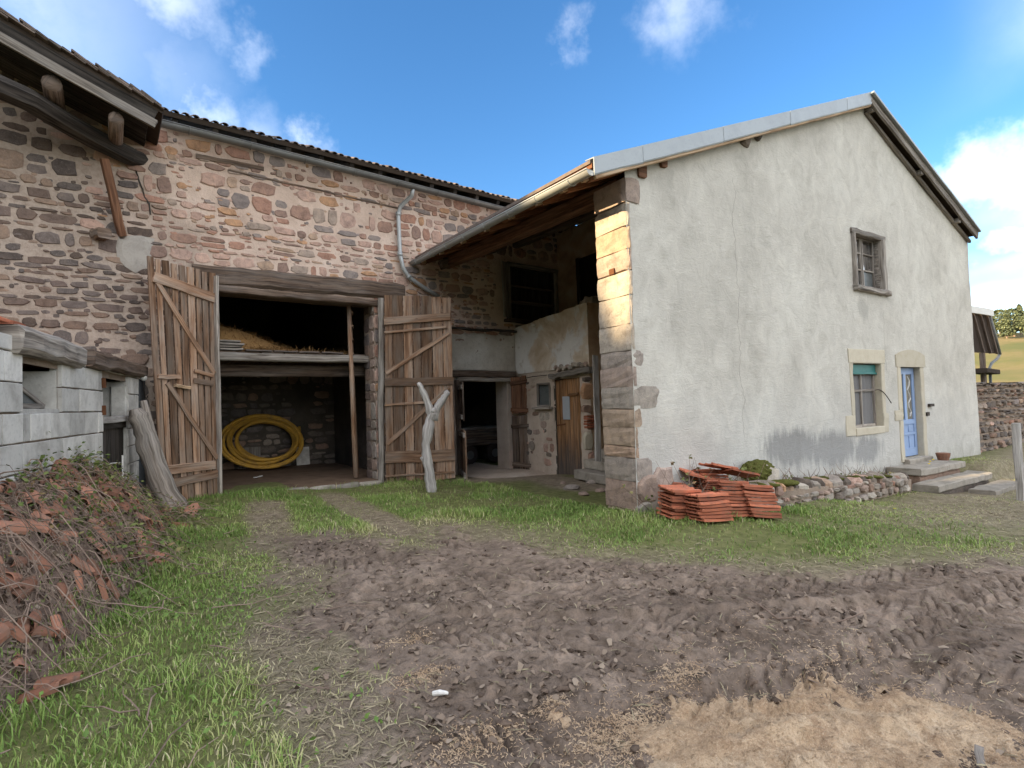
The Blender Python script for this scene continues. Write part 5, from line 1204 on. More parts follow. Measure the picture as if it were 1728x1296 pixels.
# ------------------------------------------------------------------ leaning wood
A, B = (.2, 9.6), (1.0, 9.3); c0 = on_vert(232, 690, A, B); c1 = on_vert(316, 862, A, B)
lg = thing('leaning_log', 'thick bent grey log split at the top leaning beside the left barn door', 'log', c1)
mb = MB(); pth = [on_vert(303, 872, A, B), on_vert(292, 852, A, B), on_vert(272, 815, A, B), on_vert(256, 775, A, B), on_vert(245, 735, A, B), on_vert(234, 705, A, B), on_vert(229, 690, A, B)]
limb(mb, pth, [.20, .17, .15, .14, .13, .12, .10], 13, 4, .006, .05); mb.build('trunk', M['log'], lg, smooth=True)
mb = MB(); pth = [on_vert(290, 840, (.3, 9.66), (1.1, 9.36)), on_vert(275, 790, (.3, 9.66), (1.1, 9.36)), on_vert(255, 730, (.3, 9.66), (1.1, 9.36)), on_vert(242, 676, (.3, 9.66), (1.1, 9.36))]
tube(mb, pth, [.08, .075, .065, .05], 9, True, .08); mb.build('split_limb', M['log'], lg, smooth=True)
A, B = (4.2, 9.0), (5.2, 8.6); o_ = on_vert(730, 833, A, B)
fk = thing('forked_branch', 'bleached forked branch propped upright against the right barn door leaf', 'branch', o_)
vv = lambda x, y: on_vert(x, y, A, B)
mb = MB(); limb(mb, [vv(730, 836), vv(727, 815), vv(721, 780), vv(719, 750), vv(724, 715), vv(731, 695), vv(731, 688)], [.10, .095, .088, .085, .095, .10, .08], 12, 4, .008, .07); mb.build('trunk', M['driftwood'], fk, smooth=True)
mb = MB(); limb(mb, [vv(729, 706), vv(722, 680), vv(714, 660), vv(706, 646)], [.085, .066, .058, .042], 10, 4, .006, .08); mb.build('fork', M['driftwood'], fk, smooth=True)
mb = MB(); limb(mb, [vv(731, 708), vv(739, 686), vv(750, 670), vv(757, 660)], [.08, .068, .062, .05], 10, 4, .006, .08); mb.build('fork', M['driftwood'], fk, smooth=True)
mb = MB(); tube(mb, [vv(722, 785), vv(714, 776), vv(711, 771)], [.05, .035, .03], 7, True, .06); mb.build('stub', M['driftwood'], fk, smooth=True)

# ------------------------------------------------------------------ things in the barn
ld = thing('ladder', 'wooden ladder standing inside the right edge of the barn opening', 'ladder', (4.2, BD+.4, .1))
for dx, dy in ((0, 0), (.13, .3)):
    mb = MB(); tube(mb, [V(4.24+dx, BD+.30+dy, .08), V(4.21+dx, BD+.33+dy, 2), V(4.18+dx, BD+.36+dy, 4.2)], [.055, .05, .045], 8, True, .05); mb.build('rail', M['wood_door'], ld, smooth=True)
for k in range(13):
    z = .35+k*.3; mb = MB(); tube(mb, [V(4.235, BD+.30, z), V(4.365, BD+.62, z)], .02, 6); mb.build('rung', M['wood_door'], ld)
hs = thing('hose_coil', 'large coil of yellow pipe leaning on the back wall inside the barn', 'hose', (3.15, 14.8, .08))
for k in range(6):
    R_ = .93-.055*k+rnd.uniform(-.02, .02); ph = rnd.random()*6; cxo, czo = rnd.uniform(-.03, .03), rnd.uniform(-.035, .035); pts = []
    for i in range(49):
        g = 2*math.pi*i/48; rr = R_*(1+.03*math.sin(g*2+ph)+.015*math.sin(g*3+ph*2)); z = .80+czo+rr*.70*math.sin(g); pts.append(V(3.15+cxo+.02*k+rr*math.cos(g), 14.62+.35*math.sin(g)+rnd.uniform(-.004, .004)+.05*(k % 2), z))
    mb = MB(); tube(mb, pts, .042, 8, False); mb.build('coil_turn', M['hose'], hs, smooth=True)
mb = MB(); tube(mb, [V(3.75, 14.5, .35), V(3.98, 14.6, .62), V(4.08, 14.7, .9), V(4.10, 14.8, 1.1)], .042, 8); mb.build('hose_end', M['hose'], hs, smooth=True)
for nm, lab, x, w_, h_, mt in (('board', 'pale square board behind the yellow hose coil', 2.95, .55, .6, 'wood_grey'), ('panel', 'whitish panel leaning on the back wall right of the hose', 4.3, .35, .5, 'concrete_block')):
    mb = MB(); bar(mb, V(x, 15.18, .02), V(x, 15.22, .02+h_), w_, .03, V(0, 1, 0), 2); tag(mb.build(nm, M[mt], None, at=(x, 15.2, .02)), lab, 'board')
mb = MB(); bar(mb, on_ground(378, 787, .12), on_ground(462, 783, .08), .05, .02, EZ, 3); tag(mb.build('lath', M['white'], None, at=on_ground(420, 785, .1)), 'thin white lath lying on the barn floor under the hose', 'lath')
mb = MB(); bar(mb, on_ground(430, 806, .12), on_ground(441, 803, .12), .06, .015, EZ, 2); tag(mb.build('scrap', M['white'], None, at=on_ground(435, 805, .1)), 'small pale wood scrap on the barn floor near the entrance', 'scrap')
# hay on the loft
def hayh(x, y): return np.maximum(0, .62*sstep(4.0, 1.2, x)*(.75+.5*vnoise(x*1.3, y*1.3, 3))*sstep(BD+.45, BD+1.3, y)+fbm(x*5, y*5, 5)*.06)
xs, ys = np.linspace(1.25, 4.5, 60), np.linspace(BD+.5, 15, 60); X, Y = np.meshgrid(xs, ys)
me = fast_mesh('hay', np.stack([X, Y, 2.735+hayh(X, Y)], -1).reshape(-1, 3), grid_faces(60, 60)); hay = put('hay', me, M['hay']); tag(hay, 'brown loose hay heaped on the barn loft', 'hay', kind='stuff')
n = 2600; px_, py_ = NR.uniform(1.3, 4.3, n), BD+.5+NR.random(n)**2*2.5; pz = 2.735+hayh(px_, py_)
def strips(px, py, pz, ln, wd, flat=.25, seed=1, curl=.3):
    r = np.random.default_rng(seed); n = len(px); az = r.uniform(0, 6.28, n); el = r.normal(0, flat, n); L_ = ln*r.uniform(.5, 1.4, n); W_ = wd*r.uniform(.6, 1.5, n)
    d = np.stack([np.cos(az)*np.cos(el), np.sin(az)*np.cos(el), np.abs(np.sin(el))], -1); s = np.stack([-np.sin(az), np.cos(az), r.normal(0, .35, n)], -1)
    c = np.stack([px, py, pz], -1); k = r.normal(0, curl, n)[:, None]*L_[:, None]*.5; up = np.array([0, 0, 1.])
    P = []
    for t, w in ((-.5, .5), (0, 1.), (.5, .4)):
        q = c+d*(t*L_)[:, None]+up*(np.abs(k)*(.25-t*t)*2)+s*0
        P += [q-s*(w*W_/2)[:, None], q+s*(w*W_/2)[:, None]]
    v = np.stack(P, 1).reshape(-1, 3); b = np.arange(n)[:, None]*6
    f = np.concatenate([b+np.array([[0, 1, 3, 2]]), b+np.array([[2, 3, 5, 4]])], 0); return v, f
v, f = strips(px_, py_, pz+.01, .25, .008, .5, 3); me = fast_mesh('hay_straw', v, f); o = put('loose_straw', me, M['hay'], hay); o['kind'] = 'stuff'
bd = [(1.62, 2.10, .0), (1.63, 2.08, .05), (1.62, 2.12, .1), (1.64, 2.06, .15)]
for i, (a, b, z) in enumerate(bd):
    mb = MB(); bar(mb, V(a, BD+.5, 2.77+z), V(b, BD+.5, 2.77+z), .24, .035, EZ, 3, .006); tag(mb.build('loft_plank', M['wood_grey'], None, at=(a, BD+.5, 2.77+z)), 'short grey plank in the small stack on the loft edge', 'plank', 'planks stacked on the loft edge')
for i, (a, b) in enumerate(((2.15, 2.62), (2.66, 3.1), (3.14, 3.55), (3.6, 4.05))):
    mb = MB(); bar(mb, V(a, BD+.46, 2.755), V(b, BD+.46, 2.755), .2, .03, EZ, 3, .006); tag(mb.build('loft_slab', M['tile_grey'], None, at=(a, BD+.46, 2.75)), ['flat dark slab on the loft edge beside the plank stack', 'second flat dark slab along the loft edge', 'third flat dark slab along the loft edge', 'last flat dark slab on the loft edge nearest the ladder'][i], 'slab', 'slabs laid along the loft edge')
# trailer in the stable
ct = thing('hay_trailer', 'dark box trailer with wheels in the gloom of the low doorway', 'trailer', (8.5, BD+2.2, -.1))
mb = MB(); bar(mb, V(7.75, BD+2.2, .62), V(9.1, BD+2.2, .62), 1.1, .46, EZ, 3, .01, .05); mb.build('body', M['wood_beam'], ct)
mb = MB(); bar(mb, V(7.7, BD+2.2, .88), V(9.1, BD+2.2, .88), 1.2, .06, EZ, 3, .01); mb.build('top_rail', M['wood_grey'], ct)
for yy in (-.6, .6):
    for xx in (7.95, 8.8):
        mb = MB(); tube(mb, [V(xx, BD+2.2+yy-.07, .16), V(xx, BD+2.2+yy+.07, .16)], .26, 14); w_ = mb.build('wheel', M['iron'], ct); mb = MB(); tube(mb, [V(xx, BD+2.2+yy-.09, .16), V(xx, BD+2.2+yy+.09, .16)], .12, 10); mb.build('rim', M['gutter'], w_)
# boards beside the stair
mb = MB(); a, b = hit(1010, 778, HS(0, 2.7, 0), gb), hit(1004, 600, HS(0, 3.2, 0), gb); bar(mb, a, b, .14, .03, gb, 6, .006); tag(mb.build('leaning_board', M['driftwood'], None, at=a), 'long bleached board leaning beside the stone corner pillar', 'board')
# white insulator on parapet
mb = MB(); c = hit(900, 549, HS(SW-.1, 0, 0), gd); lump(mb, c, .06, .06, .05, 1, .05); mb.build('white_bracket', M['white'], house)
# post at the right edge
g_ = on_ground(1723, 846, -.4); t_ = on_vert(1727, 690, (g_[0], g_[1]), (g_[0]+.3, g_[1]-1))
mb = MB(); bar(mb, g_-EZ*.2, V(g_[0], g_[1], g_[2]+1.35), .11, .09, gd, 6, .008, .15); tag(mb.build('fence_post', M['driftwood'], None, at=g_), 'weathered pale wooden post at the right edge of the yard', 'post')

# ------------------------------------------------------------------ stacked roof tiles
def tile_mesh():
    mb = MB(); L_, W_, T = .45, .29, .016
    # interlocking tile: pan with raised side ribs, head and tail lips
    prof = [(-W_/2, .0), (-W_/2, .030), (-W_/2+.03, .034), (-W_/2+.045, .016), (-.015, .016), (0, .028), (.015, .016), (W_/2-.045, .016), (W_/2-.03, .030), (W_/2, .026), (W_/2, 0)]
    vs = []
    for y, dz in ((-L_/2, .0), (-L_/2+.03, .006), (0, 0), (L_/2-.03, .004), (L_/2, .008)):
        for x, z in prof: vs.append((x, y, z+dz))
    m = len(prof); fs = [(i*m+k, i*m+k+1, (i+1)*m+k+1, (i+1)*m+k) for i in range(4) for k in range(m-1)]
    fs += [(i*m, (i+1)*m, (i+1)*m+m-1, i*m+m-1) for i in range(4)]+[tuple(range(m-1, -1, -1)), tuple(range(4*m, 5*m))]
    fs = [tuple(reversed(f)) for f in fs]
    mb.add(vs, fs); return mb.mesh('clay_tile', M['tile_red'])
TM = tile_mesh()
bpy.context.view_layer.update()
def place_tile(p, rz, tilt=(0, 0), label='', nm='clay_tile', grp='red clay tiles stacked in front of the gable'):
    o = bpy.data.objects.new(nm, TM); COL.objects.link(o); o.location = tuple(p); o.rotation_euler = (tilt[0], tilt[1], rz); tag(o, label, 'tile', grp); return o
view = math.atan2(5.4, 6.2)
stacks = [(1104, 850, .10, 6, 1.30, (.10, -.10), 'leftmost column of the red tile pile'), (1146, 882, .0, 9, 1.34, (.05, -.06), 'front column left of centre in the red tile pile'),
          (1198, 888, .0, 8, 1.25, (.03, .05), 'front centre column of the red tile pile'), (1240, 876, .0, 11, 1.22, (.06, .08), 'tall column right of centre in the red tile pile'), (1282, 874, .0, 10, 1.2, (.08, .10), 'rightmost column of the red tile pile'),
          (1146, 846, .05, 9, 1.36, (.06, -.08), 'back left column of the red tile pile'), (1202, 850, .05, 13, 1.28, (.04, .04), 'back centre column of the red tile pile')]
for px, py, zz, n_, rz, tl, lab in stacks:
    b = on_ground(px, py, zz-.02); b[2] = float(gz(b[0], b[1]))+.02
    for k in range(n_):
        place_tile(b+EZ*(.042*k)+V(rnd.uniform(-.016, .016)-.022*k*tl[0], rnd.uniform(-.016, .016)+.10*k*tl[1], 0), rz+rnd.uniform(-.09, .09), (1.5*tl[0]+rnd.uniform(-.03, .03)+.012*k*tl[0], 1.6*tl[1]+rnd.uniform(-.03, .03)), 'red clay roof tile in the '+lab)
bc = on_ground(1210, 862, .02)
for i, (px, py, up_, rz, tx, ty, lab) in enumerate(((1178, 826, .47, 1.2, .25, -.2, 'loose red tile lying tilted on top of the pile, left of the crest'), (1215, 838, .60, 1.3, .22, .1, 'loose red tile on the crest of the pile'), (1250, 842, .52, 1.25, .25, .22, 'loose red tile sliding off the right side of the pile crest'), (1128, 842, .36, 1.3, .2, -.22, 'loose red tile sloping on the left shoulder of the pile'))):
    b = on_ground(px, 858, .0); b[2] = float(gz(b[0], b[1]))+up_; place_tile(b, rz, (tx, ty), lab, grp='loose tiles on top of the pile')

# ------------------------------------------------------------------ heap of broken tiles and brambles beside the shed
def heap_uw(x, y): return (x-SA[0])*su[0]+(y-SA[1])*su[1], (x-SA[0])*sn_[0]+(y-SA[1])*sn_[1]
def heap_h(x, y):
    u, w = heap_uw(x, y)
    hm = np.interp(u, [.8, 1.6, 2.4, 3.4, 4.6, 5.6, 6.6, 7.5], [0, .35, .72, 1.02, 1.10, 1.12, 1.05, .9]); wd = np.interp(u, [.8, 1.6, 2.4, 3.4, 4.6, 5.6, 6.6, 7.5], [.3, .55, .70, .82, .86, .84, .75, .6])
    t = np.clip(1-w/wd, 0, 1); return hm*t**.85+np.where(t > 0, fbm(x*3, y*3, 70, 4)*.22*np.minimum(1, t*4), 0)
us, ws = np.linspace(.6, 7.8, 130), np.linspace(-.05, 1.1, 34); U, Wg = np.meshgrid(us, ws)
Pg = SA[None, None, :]+U[..., None]*su+Wg[..., None]*sn_; hh = heap_h(Pg[..., 0], Pg[..., 1]); Pg[..., 2] = gz(Pg[..., 0], Pg[..., 1])+np.where(hh > .01, hh, -.08)
t = MT('heap_soil', .95, .1); p_ = t.pos(); nz = t.noise(p_, 9, 6, .65); c = t.ramp(nz, [(.3, (.10, .07, .055)), (.5, (.17, .12, .095)), (.7, (.25, .185, .145))]); t.color(c); t.bump(nz, .9, .05)
me = fast_mesh('rubble_mound', Pg.reshape(-1, 3), grid_faces(130, 34)); mound = put('rubble_mound', me, t.m); tag(mound, 'mound of earth and rubble piled against the block shed', 'rubble', kind='stuff')
def shard(kind):
    mb = MB()
    if kind == 0:      # half round tile, broken end
        vs, fs = [], []; n = 6
        for y in (-.18, .0, .17):
            for r in (.085, .07):
                for k in range(n+1):
                    g = math.pi*k/n; yy = y+(rnd.uniform(-.03, .04) if y > .1 else 0); vs.append((math.cos(g)*r, yy, math.sin(g)*r*.75))
        m = n+1
        for l in range(2):
            for k in range(n): a = l*2*m+k; fs += [(a, a+1, a+2*m+1, a+2*m)[::-1], (a+m, a+m+1, a+3*m+1, a+3*m)]
            for k in (0, n): a = l*2*m+k; fs.append((a, a+m, a+3*m, a+2*m))
        for l in (0, 2):
            for k in range(n): a = l*2*m+k; fs.append((a, a+1, a+m+1, a+m))
        mb.add(vs, fs)
    else:              # flat shard
        n = 6; pr = [(math.cos(2*math.pi*k/n)*rnd.uniform(.07, .2), math.sin(2*math.pi*k/n)*rnd.uniform(.06, .13)) for k in range(n)]
        vs = [(x, y, 0) for x, y in pr]+[(x*.97, y*.97, .022) for x, y in pr]
        mb.add(vs, [tuple(range(n-1, -1, -1)), tuple(range(n, 2*n))]+[(k, (k+1) % n, n+(k+1) % n, n+k) for k in range(n)])
    return mb.mesh('broken_tile', M['tile_broken'])
SH = [shard(0), shard(0), shard(1), shard(1), shard(1), shard(0)]
cnt = 0
while cnt < 165:
    u, w = rnd.uniform(1.1, 6.9), rnd.uniform(.05, .95); p = SA+su*u+sn_*w; h = float(heap_h(p[0], p[1]))
    if h < .06 and rnd.random() < .8: continue
    if h < .01: h = 0
    e = .05; gx = (float(heap_h(p[0]+e, p[1]))-h)/e; gy = (float(heap_h(p[0], p[1]+e))-h)/e
    nrmv = Vector((-gx, -gy, 1)).normalized(); q = nrmv.to_track_quat('Z', 'Y') @ Matrix.Rotation(rnd.uniform(0, 6.28), 4, 'Z').to_quaternion()
    o = bpy.data.objects.new('broken_tile', rnd.choice(SH) if u < 4.2 else SH[rnd.choice((0, 1, 5))]); COL.objects.link(o); s_ = rnd.uniform(.6, 1.1)*(1.0 if u < 4.2 else .68); o.scale = (s_, s_, s_)
    o.location = (p[0], p[1], float(gz(p[0], p[1]))+h+rnd.uniform(-.01, .05)); e_ = q.to_euler(); o.rotation_euler = (e_.x+rnd.uniform(-.4, .4), e_.y+rnd.uniform(-.4, .4), e_.z)
    zone = 'low along the grass edge of the bramble heap' if w > .55 else ('against the block shed high on the bramble heap' if u > 3.2 else 'on the end of the bramble heap near the shed half door')
    tag(o, 'weathered broken clay tile '+zone, 'tile', 'broken tiles '+zone); cnt += 1
A, B = SP(1.35, .62, .32), SP(1.0, .95, .5)
mb = MB(); bar(mb, on_ground(205, 893, .25), on_ground(242, 858, .3), .18, .03, EZ, 2, .004); tag(mb.build('ridge_board', M['tile_broken'], None, at=on_ground(220, 880, .2)), 'long reddish plank at the foot of the bramble heap', 'plank')

# ------------------------------------------------------------------ plants
def leaf_mat(name, stops, rough=.6, trans=.25):
    t = MT(name, rough, .3); at = t.new('Attribute'); at.attribute_name = 'tint'; t.color(t.ramp(at.outputs['Fac'], stops))
    t.b.inputs['Transmission Weight'].default_value = 0; t.b.inputs['Subsurface Weight'].default_value = 0; return t.m
M['grass'] = leaf_mat('grass', [(0, (.085, .15, .028)), (.35, (.155, .245, .052)), (.6, (.26, .34, .09)), (.8, (.37, .37, .15)), (1, (.50, .44, .27))])
M['dead_grass'] = leaf_mat('dead_grass', [(0, (.14, .12, .07)), (.5, (.25, .21, .13)), (1, (.38, .32, .21))], .8)
M['bramble_leaf'] = leaf_mat('bramble_leaf', [(0, (.06, .09, .02)), (.5, (.11, .15, .035)), (.85, (.18, .19, .06)), (1, (.26, .16, .08))])
M['litter'] = leaf_mat('litter', [(0, (.13, .095, .072)), (.45, (.21, .155, .115)), (.8, (.26, .20, .15)), (1, (.31, .245, .185))], .9)
M['stem'] = simple('stem', (.26, .19, .15), .9, .1, 0, 30, .5, (.6, 1.3), .2)
def blades(px, py, pz, h, w, lean, tint, seed, name, mat, parent=None):
    r = np.random.default_rng(seed); n = len(px); az = r.uniform(0, 6.283, n); fz = az+r.normal(1.57, .5, n)
    d = np.stack([np.cos(az), np.sin(az), np.zeros(n)], -1); s = np.stack([np.cos(fz), np.sin(fz), np.zeros(n)], -1)
    ln = (lean*r.uniform(.3, 1.7, n)); b = np.stack([px, py, pz], -1); up = np.array([0, 0, 1.]); P = []
    for t, ww in ((0, 1.), (.45, .85), (.8, .5)):
        q = b+up*(h*t*(1-.35*ln*t))[:, None]+d*(h*ln*t*t)[:, None]; P += [q-s*(w*ww/2)[:, None], q+s*(w*ww/2)[:, None]]
    P.append(b+up*(h*(1-.35*ln))[:, None]+d*(h*ln)[:, None])
    v = np.stack(P, 1).reshape(-1, 3); k = np.arange(n)[:, None]*7
    f = np.concatenate([k+np.array([[0, 1, 3]]), k+np.array([[0, 3, 2]]), k+np.array([[2, 3, 5]]), k+np.array([[2, 5, 4]]), k+np.array([[4, 5, 6]])], 0)
    me = fast_mesh(name, v, f); at = me.attributes.new('tint', 'FLOAT', 'POINT'); at.data.foreach_set('value', np.repeat(tint, 7).astype(np.float32))
    o = put(name, me, mat, parent); o['kind'] = 'stuff'; return o
def allowed(x, y):
    q = (x-G0[0])*gd[0]+(y-G0[1])*gd[1]; n = (x-G0[0])*gb[0]+(y-G0[1])*gb[1]; u, w = heap_uw(x, y)
    ok = ~((y > BD-.22))
    ok &= ~((q > -.02) & (n > -.05)); ok &= ~((x > 5.9) & (y > 9.0-.25*vnoise(x*3, y*3, 6)) & (x < 9)); ok &= ~((q > 1.2) & (q < 6.25) & (n > -.68))
    ok &= ~((q > 6.3) & (q < 9.0) & (n > -1.05)); ok &= ~((u > -.2) & (w < .1)); ok &= ~((q > 1.3) & (n > .5))
    return ok
N = 900000
x = NR.uniform(-2.0, 17, N); y = NR.uniform(.4, 10.8, N); dist = np.hypot(x, y)
md = mudness(x, y); wn = worn(x, y); ok = allowed(x, y)
# only what lies before the camera and a margin to each side
ang = np.arctan2(x, y); ok &= (ang > rad(-14)) & (ang < rad(90))
pd = np.clip(4.2/dist, .22, 1.0)*(1-md)**1.5*np.where(wn > .5, .42, 1.0)*np.maximum(.12+1.15*sstep(.2, .7, vnoise(x*1.7, y*1.7, 12)), np.where(x < .9, .62, 0))
pd *= np.where(heap_h(x, y) > .25, .25, 1.)
kp = ok & (NR.random(N) < pd*.62)
x, y, md, wn, dist = x[kp], y[kp], md[kp], wn[kp], dist[kp]; z = gz(x, y)+ground_detail(x, y, md)+np.maximum(0, heap_h(x, y))-.004
tuft = sstep(.1, .32, fbm(x*1.6, y*1.6, 55, 3)+.12*0); near = np.minimum(1, .55+dist*.08)
h = (.035+.085*tuft+.025*NR.random(len(x)))*(1-.68*wn)*NR.uniform(.6, 1.35, len(x))
q = (x-G0[0])*gd[0]+(y-G0[1])*gd[1]; n_ = (x-G0[0])*gb[0]+(y-G0[1])*gb[1]
edge = np.exp(-((q-.0)**2/.5+(n_+.25)**2/.18))+np.exp(-((y-BD+.35)**2/.08))*.6+np.exp(-((x-5.4)**2/1.2+(y-8.9)**2/.5))*.5; h *= 1+edge*.9
tint = np.clip(.20+.42*NR.random(len(x))+.45*wn+.7*fbm(x*1.1, y*1.1, 61, 3)+np.where(NR.random(len(x)) < .07, .5, 0), 0, 1)
blades(x, y, z, h, .0042+.0022*np.minimum(dist, 6)/3, .55+.5*wn, tint, 8, 'grass', M['grass'])
print('blades', len(x))
# trampled dead blades on the worn edges
N = 260000; x = NR.uniform(-1.5, 12, N); y = NR.uniform(.4, 9.8, N); md = mudness(x, y); wn = worn(x, y); dist = np.hypot(x, y)
kp = allowed(x, y) & (NR.random(N) < wn*(1-.93*md)*np.clip(3.5/dist, .15, 1)*.55); x, y = x[kp], y[kp]; z = ground_z(x, y)+.008
v, f = strips(x, y, z, .085, .006, .16, 21, .25); me = fast_mesh('dead_grass', v, f); at = me.attributes.new('tint', 'FLOAT', 'POINT'); at.data.foreach_set('value', np.repeat(NR.random(len(x)), 6).astype(np.float32)); o = put('trampled_grass', me, M['dead_grass']); tag(o, 'flattened dead grass along the muddy tracks', 'grass', kind='stuff')
# leaf litter and clods over the mud
N = 60000; x = NR.uniform(.3, 11, N); y = NR.uniform(.3, 6.8, N); md = mudness(x, y); dist = np.hypot(x, y)
kp = (NR.random(N) < md*np.clip(3/dist, .12, 1)*.16*(.2+1.6*sstep(.4, .75, vnoise(x*1.7, y*1.7, 77)))); x, y = x[kp], y[kp]; z = ground_z(x, y)+.01
v, f = strips(x, y, z, .045, .026, .3, 22, 1.0); me = fast_mesh('leaf_litter', v, f); at = me.attributes.new('tint', 'FLOAT', 'POINT'); at.data.foreach_set('value', np.repeat(NR.random(len(x))**1.3, 6).astype(np.float32)); o = put('leaf_litter', me, M['litter']); tag(o, 'dead leaves and wood scraps trodden into the mud', 'litter', kind='stuff')
mb = MB()
for k in range(1500):
    x, y = rnd.uniform(.8, 8.5), rnd.uniform(.4, 6.4)
    if float(mudness(x, y)) < .6 or rnd.random() > min(1, 4/math.hypot(x, y)): continue
    r_ = rnd.choice((.008, .012, .015, .02, .028)); lump(mb, (x, y, float(ground_z(x, y))+r_*.3), r_*rnd.uniform(.8, 1.6), r_, r_*.6, 1, .3)
t = MT('clod', .9, .2); nn = t.noise(t.pos(), 30, 5, .6); t.color(t.var(t.ramp(nn, [(.3, (.07, .048, .037)), (.7, (.15, .11, .082))]), .7, 1.3)); t.bump(nn, .6, .01)
o = mb.build('mud_clods', t.m); tag(o, 'crumbled clods of brown mud over the wheel tracks', 'mud', kind='stuff')
# sawdust
def saw_h(x, y):
    a, b = x-2.50, y-1.12; d = np.hypot((a*.8-b*.6)/1.15, (a*.6+b*.8)/.58)
    return .10*sstep(1.25, .0, d+fbm(x*2.2, y*2.2, 90, 4)*1.3)+fbm(x*5, y*5, 91, 5, .6)*.075-.026
xs, ys = np.arange(1.4, 4.2, .016), np.arange(-.2, 2.2, .016); X, Y = np.meshgrid(xs, ys)
Z = ground_z(X, Y)+saw_h(X, Y)
t = MT('sawdust', .95, .1); p_ = t.pos(); a = t.noise(p_, 5, 6, .65, .5); f_ = t.noise(p_, 150, 4, .75); b = t.noise(p_, 38, 5, .7)
c = t.ramp(a, [(.3, (.40, .265, .165)), (.5, (.56, .40, .26)), (.7, (.66, .505, .35))]); c = t.mix(t.val(b, .55, .72, 0, .6), c, (.22, .14, .085)); c = t.mix(t.val(f_, .54, .66, 0, .75), c, (.72, .60, .45)); c = t.mix(t.val(f_, .44, .34, 0, .7), c, (.22, .15, .10)); t.color(c); t.bump(t.math('ADD', b, t.math('MULTIPLY', f_, .7)), .9, .015)
me = fast_mesh('sawdust', np.stack([X, Y, Z], -1).reshape(-1, 3), grid_faces(len(xs), len(ys))); me.polygons.foreach_set('use_smooth', np.ones(len(me.polygons), bool)); o = put('sawdust', me, t.m); tag(o, 'pale heap of sawdust spilled on the mud', 'sawdust', kind='stuff')
n = 26000; x, y = NR.uniform(1.3, 4.0, n), NR.uniform(.0, 2.2, n); hh = saw_h(x, y); kp = (hh > -.008) | ((hh > -.045) & (NR.random(n) < .22)); x, y, hh = x[kp], y[kp], hh[kp]
v, f = strips(x, y, ground_z(x, y)+np.maximum(hh, 0)+.003, .026, .0035, .3, 31, .5); me2 = fast_mesh('shavings', v, f); sv = put('shavings', me2, t.m, o); sv['kind'] = 'stuff'
# scattered sawdust trodden into the tracks
sp = []
for (px, py, r_, n) in ((690, 1080, .10, 700), (715, 1140, .09, 700), (800, 1255, .16, 1200), (1020, 1240, .12, 900), (930, 1190, .06, 300), (1150, 1150, .12, 700), (1080, 1230, .14, 1400), (1560, 1200, .2, 600), (1400, 1110, .2, 400)):
    c = on_ground(px, py, 0); sp.append(np.stack([c[0]+NR.normal(0, r_, n), c[1]+NR.normal(0, r_*.6, n)], -1))
sp = np.concatenate(sp); v, f = strips(sp[:, 0], sp[:, 1], ground_z(sp[:, 0], sp[:, 1])+.004, .018, .005, .3, 37, .5); me = fast_mesh('spilled_sawdust', v, f); o2 = put('spilled_sawdust', me, t.m); tag(o2, 'thin spills of sawdust scattered over the wheel tracks', 'sawdust', kind='stuff')
# brambles: dry canes arching over the heap, leaves on some of them
mb = MB(); leafp_ = []
for k in range(520):
    u, w = rnd.uniform(.9, 7.0), rnd.uniform(-.02, .75); p = SA+su*u+sn_*w; p = V(p[0], p[1], float(gz(p[0], p[1])+max(0, float(heap_h(p[0], p[1])))))
    a = rnd.uniform(-1.6, 1.6); d = sn_*math.cos(a)+su*math.sin(a); ln = rnd.uniform(.15, .8); hi = rnd.uniform(.02, .28)*(1.25 if u > 1.8 else .6); pts = []
    for i in range(7):
        t_ = i/6; q = p+d*ln*t_+V(rnd.uniform(-.02, .02), rnd.uniform(-.02, .02), 0); g = float(gz(q[0], q[1])+max(0, float(heap_h(q[0], q[1]))))
        q[2] = max(g+.01, p[2]+(g-p[2])*t_+hi*4*t_*(1-t_)*.6+rnd.uniform(-.01, .01)); pts.append(q)
    q_ = rnd.choice((.35, .5, .5, .7, 1.0)); tube(mb, pts, [.006*q_, .006*q_, .005*q_, .005*q_, .004*q_, .003*q_, .002*q_], 4, False)
    if rnd.random() < .5 and u < 5.2:
        for q in pts[2:]:
            for _ in range(2): leafp_.append(q+V(rnd.uniform(-.05, .05), rnd.uniform(-.05, .05), rnd.uniform(-.02, .05)))
o = mb.build('bramble_canes', M['stem']); tag(o, 'tangle of dry bramble canes over the tile heap', 'brambles', kind='stuff')
for k in range(900):
    u, w = rnd.gauss(2.8, .9), abs(rnd.gauss(.1, .22))
    if not .9 < u < 6.5: continue
    p = SA+su*u+sn_*w; leafp_.append(V(p[0], p[1], float(gz(p[0], p[1])+max(0, float(heap_h(p[0], p[1]))))+abs(rnd.gauss(.05, .12))))
